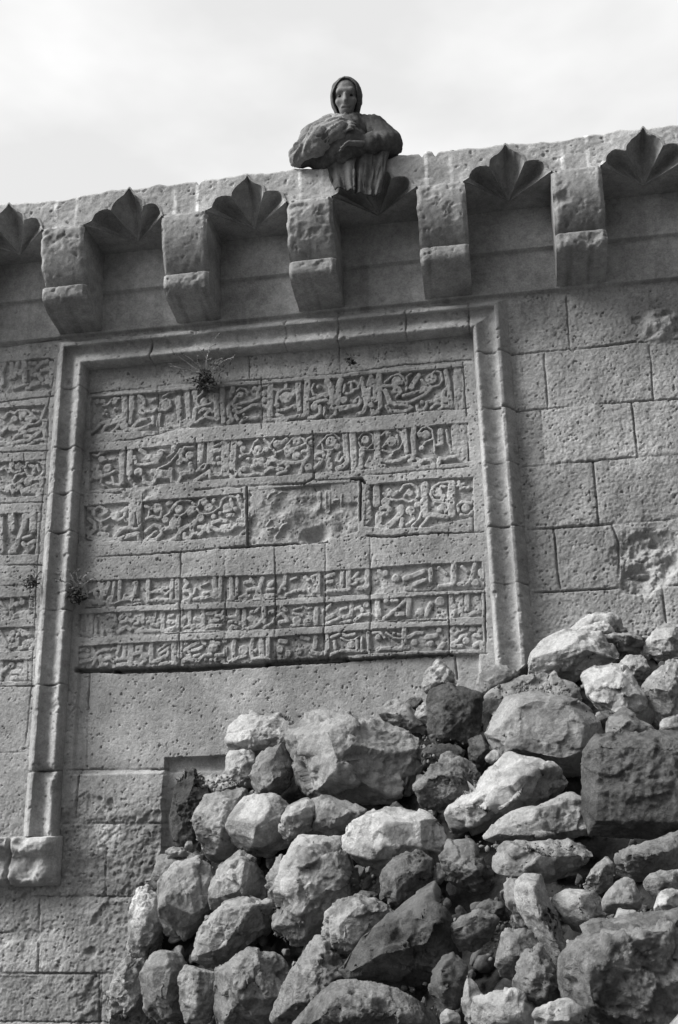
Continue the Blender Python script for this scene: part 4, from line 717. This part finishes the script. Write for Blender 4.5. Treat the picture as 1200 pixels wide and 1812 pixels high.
stone|small dark stone in the hollow right of the holed boulder|rough|.35|622,1590 640,1576 672,1580 668,1600 640,1602||-.06'''
for i, ln in enumerate(ROCKS.split('\n')):
    nm, lb, st, tn, pts, inn, dy = ln.split('|')
    P = [tuple(map(float, q.split(','))) for q in pts.split()]; I = [tuple(map(float, q.split(','))) for q in inn.split()]
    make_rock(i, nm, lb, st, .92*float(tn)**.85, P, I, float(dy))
# packed earth and small rubble under the stones: one heap, too many bits to count
HEAP = [(205, 1850), (212, 1770), (240, 1660), (290, 1560), (318, 1500), (350, 1420), (420, 1370), (480, 1330), (600, 1300), (690, 1290), (770, 1250), (840, 1230), (900, 1200), (960, 1150), (1040, 1130), (1130, 1130), (1240, 1120), (1300, 1110), (1420, 1100), (1420, 1850)]
def top_v(u):
    h = sorted(HEAP[:-2]); return float(np.interp(u, [a for a, b in h], [b for a, b in h]))
us = np.linspace(206, 1420, 200); rows = []
for u in us:
    tv = top_v(u); r = [np.array([W(u, tv, heapY(u, tv)+.14)[0], .05, W(u, tv, heapY(u, tv)+.14)[2]])]
    for q in np.linspace(0, 1, 110):
        v = tv+(1960-tv)*q; r.append(W(u, v, heapY(u, v)+.26+.26*min(max((u-550)/500, 0), 1)*min(q*2.5, 1)-.07*(1-q)))
    e = r[-1]; r.append(np.array([e[0], e[1]-.9, 0.02])); rows.append(r)
P = np.array(rows); n1 = fb2(P[..., 0]*1.0, P[..., 2]+P[..., 1], 6, 4, 301); P[:, 1:-1, 1] -= (.05*n1+.02*fb2(P[..., 0], P[..., 2], 30, 3, 305))[:, 1:-1]
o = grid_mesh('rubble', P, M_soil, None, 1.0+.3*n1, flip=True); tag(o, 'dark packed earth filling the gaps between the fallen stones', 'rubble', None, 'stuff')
rc = random.Random(9); parts = []
SPOTS = [(1120, 1625, 90, 14, 220), (905, 1498, 90, 8, 50), (660, 1560, 100, 40, 60), (950, 1225, 70, 18, 160), (790, 1780, 50, 25, 70), (880, 1650, 60, 60, 120), (1060, 1590, 80, 30, 60), (700, 1750, 60, 15, 70), (395, 1385, 40, 12, 70), (1130, 1310, 60, 6, 40), (770, 1325, 40, 40, 60)]
ico = bmesh.new(); bmesh.ops.create_icosphere(ico, subdivisions=1, radius=1); IV = np.array([v.co[:] for v in ico.verts]); IQ = np.array([[v.index for v in f.verts] for f in ico.faces]); ico.free()
for (u, v, du, dv, nn) in SPOTS:
    for _ in range(nn):
        a, b = u+rc.gauss(0, du*.5), v+rc.gauss(0, dv*.5); s = rc.choice([.003, .004, .005, .007, .010])
        c = W(a, b, heapY(a, b)-.02-.12*(rc.random() < .3)+(.12 if v > 1500 else .05)); sc = np.array([rc.uniform(.6, 1.3) for _ in range(3)])*s
        parts.append((IV*(1+.25*np.array([[rc.uniform(-1, 1)] for _ in range(len(IV))]))*sc+c, IQ, rc.uniform(.3, .8)))
ico = bmesh.new(); bmesh.ops.create_icosphere(ico, subdivisions=3, radius=1); JV = np.array([v.co[:] for v in ico.verts]); JQ = np.array([[v.index for v in f.verts] for f in ico.faces]); ico.free()
rsm = np.random.RandomState(12)
def small_stone(c, s, tone):
    v = JV.copy()
    for _ in range(9):
        n_ = rsm.normal(size=3); n_ /= np.linalg.norm(n_); d_ = rsm.uniform(.45, .8); v = v-n_[None]*np.clip(v@n_-d_, 0, None)[:, None]
    v = v*rsm.uniform(.65, 1.35, 3)*s; v = v+v*(.16*fb3(v/s*1.5+rsm.uniform(0, 50), 1.0, 3, 5))[:, None]
    parts.append((v+c, JQ, tone*(1+.2*fb3(v/s, 2.0, 2, 9))))
for _ in range(420):      # fist-sized rubble half buried in the earth between the big stones
    u = rsm.uniform(240, 1230); tv = top_v(u)+25; v = rsm.uniform(tv, 1830); q = (v-tv)/(1960-tv)
    s = rsm.uniform(.012, .038); small_stone(W(u, v, heapY(u, v)+.23+.26*min(max((u-550)/500, 0), 1)*min(q*2.5, 1)-.07*(1-q)-rsm.uniform(.0, .06)), s, rsm.uniform(.35, .9))
for _ in range(260):      # the heap goes on to the right, beyond the photograph
    u = rsm.uniform(1275, 1440); tv = top_v(u)+10; v = rsm.uniform(tv, 1950); s = rsm.uniform(.05, .15)
    small_stone(W(u, v, heapY(u, v)+.30-rsm.uniform(.0, .12)), s, rsm.uniform(.45, 1.0))
V, Q, T = join_parts(parts); o = np_mesh('stone_chips', V, Q, M_rock, None, T, True); tag(o, 'loose chips and small rubble lying in the hollows of the heap', 'gravel', None, 'stuff')
# ------------------------------------------------------------------ weeds growing from the joints
def tube(pts, r0, r1, n=5):
    pts = np.array(pts); m = len(pts); V = []
    for i, p in enumerate(pts):
        d = pts[min(i+1, m-1)]-pts[max(i-1, 0)]; d = d/(np.linalg.norm(d)+1e-9)
        a = np.cross(d, [.3, .9, .1]); a /= np.linalg.norm(a); b = np.cross(d, a); r = r0+(r1-r0)*i/(m-1)
        for k in range(n):
            t = 2*math.pi*k/n; V.append(p+r*(a*math.cos(t)+b*math.sin(t)))
    Q = [(i*n+k, i*n+(k+1) % n, (i+1)*n+(k+1) % n, (i+1)*n+k) for i in range(m-1) for k in range(n)]
    return np.array(V), np.array(Q)
def leaf(p, d, l, w, rn):
    d = np.array(d)/np.linalg.norm(d); s = np.cross(d, [rn.uniform(-1, 1), rn.uniform(-1, 1), rn.uniform(-1, 1)]); s /= np.linalg.norm(s)+1e-9; n = np.cross(d, s)
    V = [p, p+d*l*.4+s*w+n*w*.3, p+d*l, p+d*l*.45-s*w+n*w*.3]
    return np.array(V), np.array([(0, 1, 2, 3)])
def weed(root, label, spread, nst, nleaf, drop, seed, stalks):
    rn = random.Random(seed); e = empty('weed', root); tag(e, label, 'weed', 'weeds in the joints of the wall'); parts = []; lf = []; R = np.zeros(3)
    for k in range(nst):
        a = rn.uniform(-1.35, 1.35) if not stalks else stalks[k % len(stalks)]+rn.uniform(-.12, .12); L = spread*rn.uniform(.45, 1.0)
        d = np.array([math.sin(a), -rn.uniform(.25, .8), math.cos(a)]); p = R.copy(); pts = [p.copy()]; bend = rn.uniform(-.25, .25)
        for i in range(7):
            p = p+d*L/7; d = d+np.array([bend*.45+rn.uniform(-.38, .38), rn.uniform(-.16, .12), -.05+rn.uniform(-.30, .24)]); pts.append(p.copy())
            if i > 1 and rn.random() < .7:
                q = d+np.array([rn.uniform(-1, 1), rn.uniform(-.6, .3), rn.uniform(-.4, .8)]); q = q/np.linalg.norm(q)*L*.2
                parts.append((*tube([p, p+q*.6, p+q], .0018, .0010, 4), 1.4))
                for _ in range(2): lf.append((*leaf(p+q*rn.uniform(.5, 1), q+np.array([rn.gauss(0, .02) for _ in range(3)]), .014, .004, rn), 1.9))
        parts.append((*tube(pts, .0030, .0014, 5), 1.5))
        for _ in range(3): lf.append((*leaf(p, d+np.array([rn.gauss(0, .6) for _ in range(3)]), .018, .005, rn), 2.2))
    for k in range(nleaf):
        c = np.array([rn.gauss(0, spread*.13), -abs(rn.gauss(.03, .025)), rn.gauss(-drop, spread*.13)]); d = np.array([rn.gauss(0, 1), rn.gauss(-.4, .6), rn.gauss(-.1, 1)])
        lf.append((*leaf(c, d, rn.uniform(.015, .035), rn.uniform(.003, .007), rn), rn.choice([.4, .5, .7, 1.0])))
    V, Q, T = join_parts(parts); np_mesh('stalks', V, Q, M_straw, e, T)
    V, Q, T = join_parts(lf); np_mesh('leaves', V, Q, M_plant, e, T, False)
p = W(366, 668, -.02); weed(tuple(p), 'bushy weed with pale spreading stalks hanging over the top carved band', .20, 17, 260, .035, 1, [-1.15, -.75, -.3, .1, .5, .8, 1.2])
p = W(140, 1048, -.03); weed(tuple(p), 'dark weed tuft beside the inner edge of the left jamb', .13, 12, 200, .02, 2, [-.7, -.2, .1, .6])
p = W(62, 1036, -.03); weed(tuple(p), 'small dry weed tuft on the outer edge of the left jamb', .12, 12, 70, .0, 3, [-1.2, -.7, -.3, .3])
p = W(622, 645, -.02); weed(tuple(p), 'tiny dark tuft above the middle of the top carved band', .05, 4, 50, -.005, 4, [-.4, .3])
# ------------------------------------------------------------------ the person leaning over the parapet
PB = np.array([-.705, YF, ZP+.006])                       # parapet edge under the person
def capsule(a, b, ra, rb, n=16, m=6):
    a, b = np.array(a, float), np.array(b, float); d = b-a; L = np.linalg.norm(d)+1e-9; d = d/L
    s = np.cross(d, [.31, .2, .93]); s /= np.linalg.norm(s); t = np.cross(d, s); V = []; R = []
    for i in range(m+1): th = math.pi/2*(1-i/m); R.append((-ra*math.sin(th), ra*math.cos(th)+1e-4))
    for i in range(m+1): th = math.pi/2*i/m; R.append((L+rb*math.sin(th), rb*math.cos(th)+1e-4))
    for h, r in R:
        for k in range(n): V.append(a+d*h+r*(s*math.cos(2*math.pi*k/n)+t*math.sin(2*math.pi*k/n)))
    Q = [(i*n+k, i*n+(k+1) % n, (i+1)*n+(k+1) % n, (i+1)*n+k) for i in range(len(R)-1) for k in range(n)]
    V.append(a-d*ra); V.append(b+d*rb); c0, c1 = len(V)-2, len(V)-1; e = (len(R)-1)*n
    Q += [(c0, (k+1) % n, k, c0) for k in range(n)]+[(c1, e+k, e+(k+1) % n, c1) for k in range(n)]
    return V, Q
def blob_union(name, caps, voxel, mat, parent, sm=4):
    V, F = [], []
    for c in caps:
        v, q = capsule(*c); n = len(V); V += [tuple(p) for p in v]; F += [tuple(dict.fromkeys(i+n for i in f)) for f in q]
    me = bpy.data.meshes.new(name); me.from_pydata(V, [], F); o = bpy.data.objects.new(name, me); C.objects.link(o)
    md = o.modifiers.new('r', 'REMESH'); md.mode = 'VOXEL'; md.voxel_size = voxel
    m2 = o.modifiers.new('s', 'SMOOTH'); m2.factor = .5; m2.iterations = sm
    dg = bpy.context.evaluated_depsgraph_get(); ne = bpy.data.meshes.new_from_object(o.evaluated_get(dg)); ne.name = name
    o.modifiers.clear(); o.data = ne; bpy.data.meshes.remove(me); ne.materials.clear(); ne.materials.append(mat)
    ne.polygons.foreach_set('use_smooth', np.ones(len(ne.polygons), bool))
    if parent: o.parent = parent
    return o
def get_co(o):
    c = np.zeros(len(o.data.vertices)*3, np.float32); o.data.vertices.foreach_get('co', c); n = np.zeros_like(c); o.data.vertices.foreach_get('normal', n)
    return c.reshape(-1, 3).astype(float), n.reshape(-1, 3).astype(float)
def set_co(o, c, tone):
    o.data.vertices.foreach_set('co', c.astype(np.float32).ravel()); o.data.update()
    a = o.data.attributes.get('tone') or o.data.attributes.new('tone', 'FLOAT', 'POINT'); a.data.foreach_set('value', (np.ones(len(c))*tone).astype(np.float32))
person = empty('person', tuple(PB))
tag(person, 'person in a hooded dark cloak leaning over the parapet edge, looking down', 'person')
hc = np.array([.0, -.035, .372]); hf = np.array([.05, -.86, -.48]); hf /= np.linalg.norm(hf); hr = np.cross(hf, [0, 0, 1]); hr /= np.linalg.norm(hr); hu = np.cross(hr, hf)
hl = lambda x, y, z: hc+hr*x+hu*y+hf*z                    # head frame: right, up, towards the face
caps = [(hl(0, .035, -.02), hl(0, .025, -.015), .078, .076), (hl(0, -.02, .02), hl(0, -.06, .04), .062, .042), (hl(0, -.080, .048), hl(0, -.083, .052), .025, .023),
        (hl(0, .016, .070), hl(0, -.020, .088), .008, .0125), (hl(-.03, .032, .044), hl(.03, .032, .044), .022, .022), (hl(-.036, -.02, .044), hl(-.027, -.035, .046), .024, .022), (hl(.036, -.02, .044), hl(.027, -.035, .046), .024, .022),
        (hl(-.018, -.050, .070), hl(.018, -.050, .070), .010, .010), (hl(-.015, -.063, .068), hl(.015, -.063, .068), .010, .010),
        (hl(-.074, .0, -.01), hl(-.076, -.03, -.005), .014, .011), (hl(.074, .0, -.01), hl(.076, -.03, -.005), .014, .011),
        (hl(0, -.04, -.03), (0, .03, .235), .052, .058), ((0, .05, .20), (0, .24, .10), .115, .135), ((-.12, .04, .215), (.12, .04, .215), .06, .06),
        ((-.15, .03, .205), (-.255, -.01, .055), .050, .040), ((-.255, -.01, .055), (-.075, -.115, .085), .040, .026), ((.15, .03, .205), (.225, .01, .075), .050, .040), ((.225, .01, .075), (.105, -.065, .035), .040, .027)]
for s in (-1, 1):
    caps += [((s*.08, .26, .11), (s*.11, .06, .075), .080, .060), ((s*.11, .06, .065), (s*.10, .36, .045), .052, .036), ((s*.10, .36, .045), (s*.10, .44, .035), .032, .024)]
def hand(w, d, side, up):
    w, d, side, up = [np.array(a, float) for a in (w, d, side, up)]; d /= np.linalg.norm(d); side /= np.linalg.norm(side); up /= np.linalg.norm(up); out = []
    for k in (-.024, -.008, .008, .024): out.append((w+side*k*.7, w+d*.075+side*k*1.15, .014, .012))
    for k, L in zip((-.027, -.009, .009, .026), (.062, .074, .070, .054)):
        b = w+d*.08+side*k*1.1; m_ = b+d*L*.5+side*k*.1+up*.004; out += [(b, m_, .0088, .0080), (m_, m_+d*L*.42-up*L*.30, .0080, .0066)]
    t = w+d*.02-side*.022; t2 = t+d*.035-side*.026; out += [(t, t2, .012, .0095), (t2, t2+d*.028-side*.004, .0090, .0072)]
    return out
caps += hand((-.075, -.115, .085), (.85, -.2, .25), (.1, -.3, -.95), (.1, -.95, .2))
caps += hand((.105, -.065, .035), (-.75, -.35, -.2), (.35, -.9, .1), (0, .1, 1))
body = blob_union('body', caps, .0058, M_skin, person, 3)
co, no = get_co(body); loc = np.stack([(co-hc)@hr, (co-hc)@hu, (co-hc)@hf], 1); tone = np.ones(len(co))
for s in (-1, 1):
    d = np.hypot((loc[:, 0]-s*.028)/1.4, loc[:, 1]-.005); k = np.exp(-(d/.013)**2)*(loc[:, 2] > .03); co -= hf[None]*(.010*k)[:, None]; tone *= 1-.25*k
k = np.exp(-((loc[:, 1]+.0565)/.004)**2)*(np.abs(loc[:, 0]) < .024)*(loc[:, 2] > .05); tone *= 1-.5*k; co -= hf[None]*(.004*k)[:, None]
set_co(body, co, tone)
for s in (-1, 1):
    e = blob_union('eye', [(hl(s*.028-.004, .006, .052), hl(s*.028+.004, .006, .052), .0085, .0085)], .003, M_eye, person, 1); c, n = get_co(e); set_co(e, c, 1.0)
# robe with sleeves, hanging over the edge of the wall
rc_ = [((0, .06, .19), (0, .24, .10), .140, .165), ((-.115, .04, .212), (.115, .04, .212), .078, .078), ((0, .03, .10), (0, -.02, .06), .12, .11),
       ((-.145, .03, .20), (-.25, -.005, .058), .076, .066), ((-.255, -.01, .058), (-.115, -.100, .085), .066, .062), ((.145, .03, .20), (.218, .01, .085), .078, .078), ((.222, .01, .078), (.135, -.055, .050), .076, .058),
       ((-.17, .02, .03), (-.02, -.05, .04), .055, .075), ((-.09, .24, .10), (-.11, .07, .085), .10, .080), ((.09, .24, .10), (.12, .07, .085), .10, .082), ((0, .1, .06), (.02, .0, .05), .10, .07), ((-.11, .07, .075), (-.10, .40, .06), .075, .06), ((.11, .07, .075), (.10, .40, .06), .075, .06)]
robe = blob_union('robe', rc_, .008, M_robe, person, 6); co, no = get_co(robe)
st = co*np.array([22, 22, 5.0]); st[:, 0] += 6*co[:, 2]; f = fb3(st, 1.0, 3, 401); g = fb3(co, 9, 3, 411)
co = co+no*(.010*(1-2.2*np.abs(f))*np.clip(.7+g, .2, 1.3)+.004*g)[:, None]
ym = -.02; set_co(robe, co, 1+.25*g)
# skirt of the robe fallen forward over the edge of the coping
us_, vs_ = np.linspace(-1, 1, 90)[:, None], np.linspace(0, 1, 70)[None]
py = np.interp(vs_, [0, .22, .34, .42, 1], [.06, -.01, -.035, -.045, -.050]); pz = np.interp(vs_, [0, .22, .34, .42, 1], [.12, .075, .035, .0, -.235])
n1 = fb2(us_*2.2+0*vs_, vs_*.9+0*us_, 1.6, 3, 461); n2 = fb2(us_*1.3+0*vs_, vs_*1.4+0*us_, 2.0, 3, 467); fold = (np.sin(us_*6.0+3.5*n1+vs_*1.6)+.6*n2)*(.2+.5*vs_)
X = .055+us_*(.165+.02*np.sin(vs_*3)-.045*vs_)+.016*n1; Yd = py-.015*fold-.01*n1-.012*vs_+.03*us_**4; Zd = pz+0*us_-.03*vs_*np.sin(us_*2.2+.6)+.012*vs_*n2
dr = grid_mesh('skirt', np.stack([X, Yd, Zd], -1), M_robe, person, 1+.25*n1); sd_ = dr.modifiers.new('cloth', 'SOLIDIFY'); sd_.thickness = .008
# wide grey over-sleeve and shawl on the left shoulder
sh = [((-.10, .03, .235), (-.19, .01, .165), .075, .080), ((-.19, .01, .165), (-.262, -.015, .050), .078, .058), ((-.262, -.02, .052), (-.14, -.085, .085), .062, .070), ((-.14, -.085, .10), (-.045, -.100, .110), .078, .072), ((-.12, .0, .19), (-.03, -.08, .13), .07, .07)]
o = blob_union('shawl', sh, .009, M_cloak, person, 5); co, no = get_co(o); ax = co@np.array([.55, 0, -.83]); bx = co@np.array([.83, 0, .55])
f = fb3(np.stack([ax*30, bx*6, co[:, 1]*10], 1), 1.0, 3, 421); co = co+no*(.012*(1-2*np.abs(f)))[:, None]; set_co(o, co, 1+.3*f)
o.data.materials[0] = M_cloak
o = blob_union('collar', [((-.075, .0, .265), (-.02, -.045, .225), .040, .036), ((-.02, -.045, .225), (.03, -.05, .20), .034, .022), ((-.02, -.05, .215), (-.015, -.09, .15), .03, .02)], .006, M_scarf, person, 4)
co, no = get_co(o); f = fb3(co*np.array([1, 1, 2.]), 35, 3, 431); set_co(o, co+no*(.005*f)[:, None], 1+.15*f)
# hood: an open cloth shell round the head
nu, nv = 72, 48; th = np.linspace(0, 2*math.pi, nu)[:, None]; ps = np.linspace(.0, 1.0, nv)[None]
op = 1.02+.10*np.cos(2*th)-.06*np.cos(th); al = op+(math.pi*.97-op)*ps            # angle from the face direction
dx = np.sin(al)*np.sin(th); dy = np.sin(al)*np.cos(th); dz = np.cos(al)
n_ = fb2(th*1.2+0*ps, ps*3+0*th, 1.7, 3, 441)
rx, ry, rz = .088+.004*n_, np.where(dy > 0, .108, .118)+.005*n_, .098+.006*n_
P = hc+hu*.012+(dx*rx)[..., None]*hr+(dy*ry)[..., None]*hu+(dz*rz-.012)[..., None]*hf
low = np.clip((-dy-.55)/.45, 0, 1); P = P+np.array([0, .02, -.035])*low[..., None]
P2 = hc+hu*.012+(dx*(rx-.007))[..., None]*hr+(dy*(ry-.007))[..., None]*hu+(dz*(rz-.005)-.012)[..., None]*hf+np.array([0, .02, -.035])*low[..., None]
edge = np.stack([P[:, 0], P2[:, 0]], 1)
V, Q, T = join_parts([(P, grid_quads(nu, nv), 1.0), (P2, grid_quads(nu, nv)[:, ::-1], .9), (edge, grid_quads(nu, 2), 1.0)])
np_mesh('hood', V, Q, M_hood, person, T)
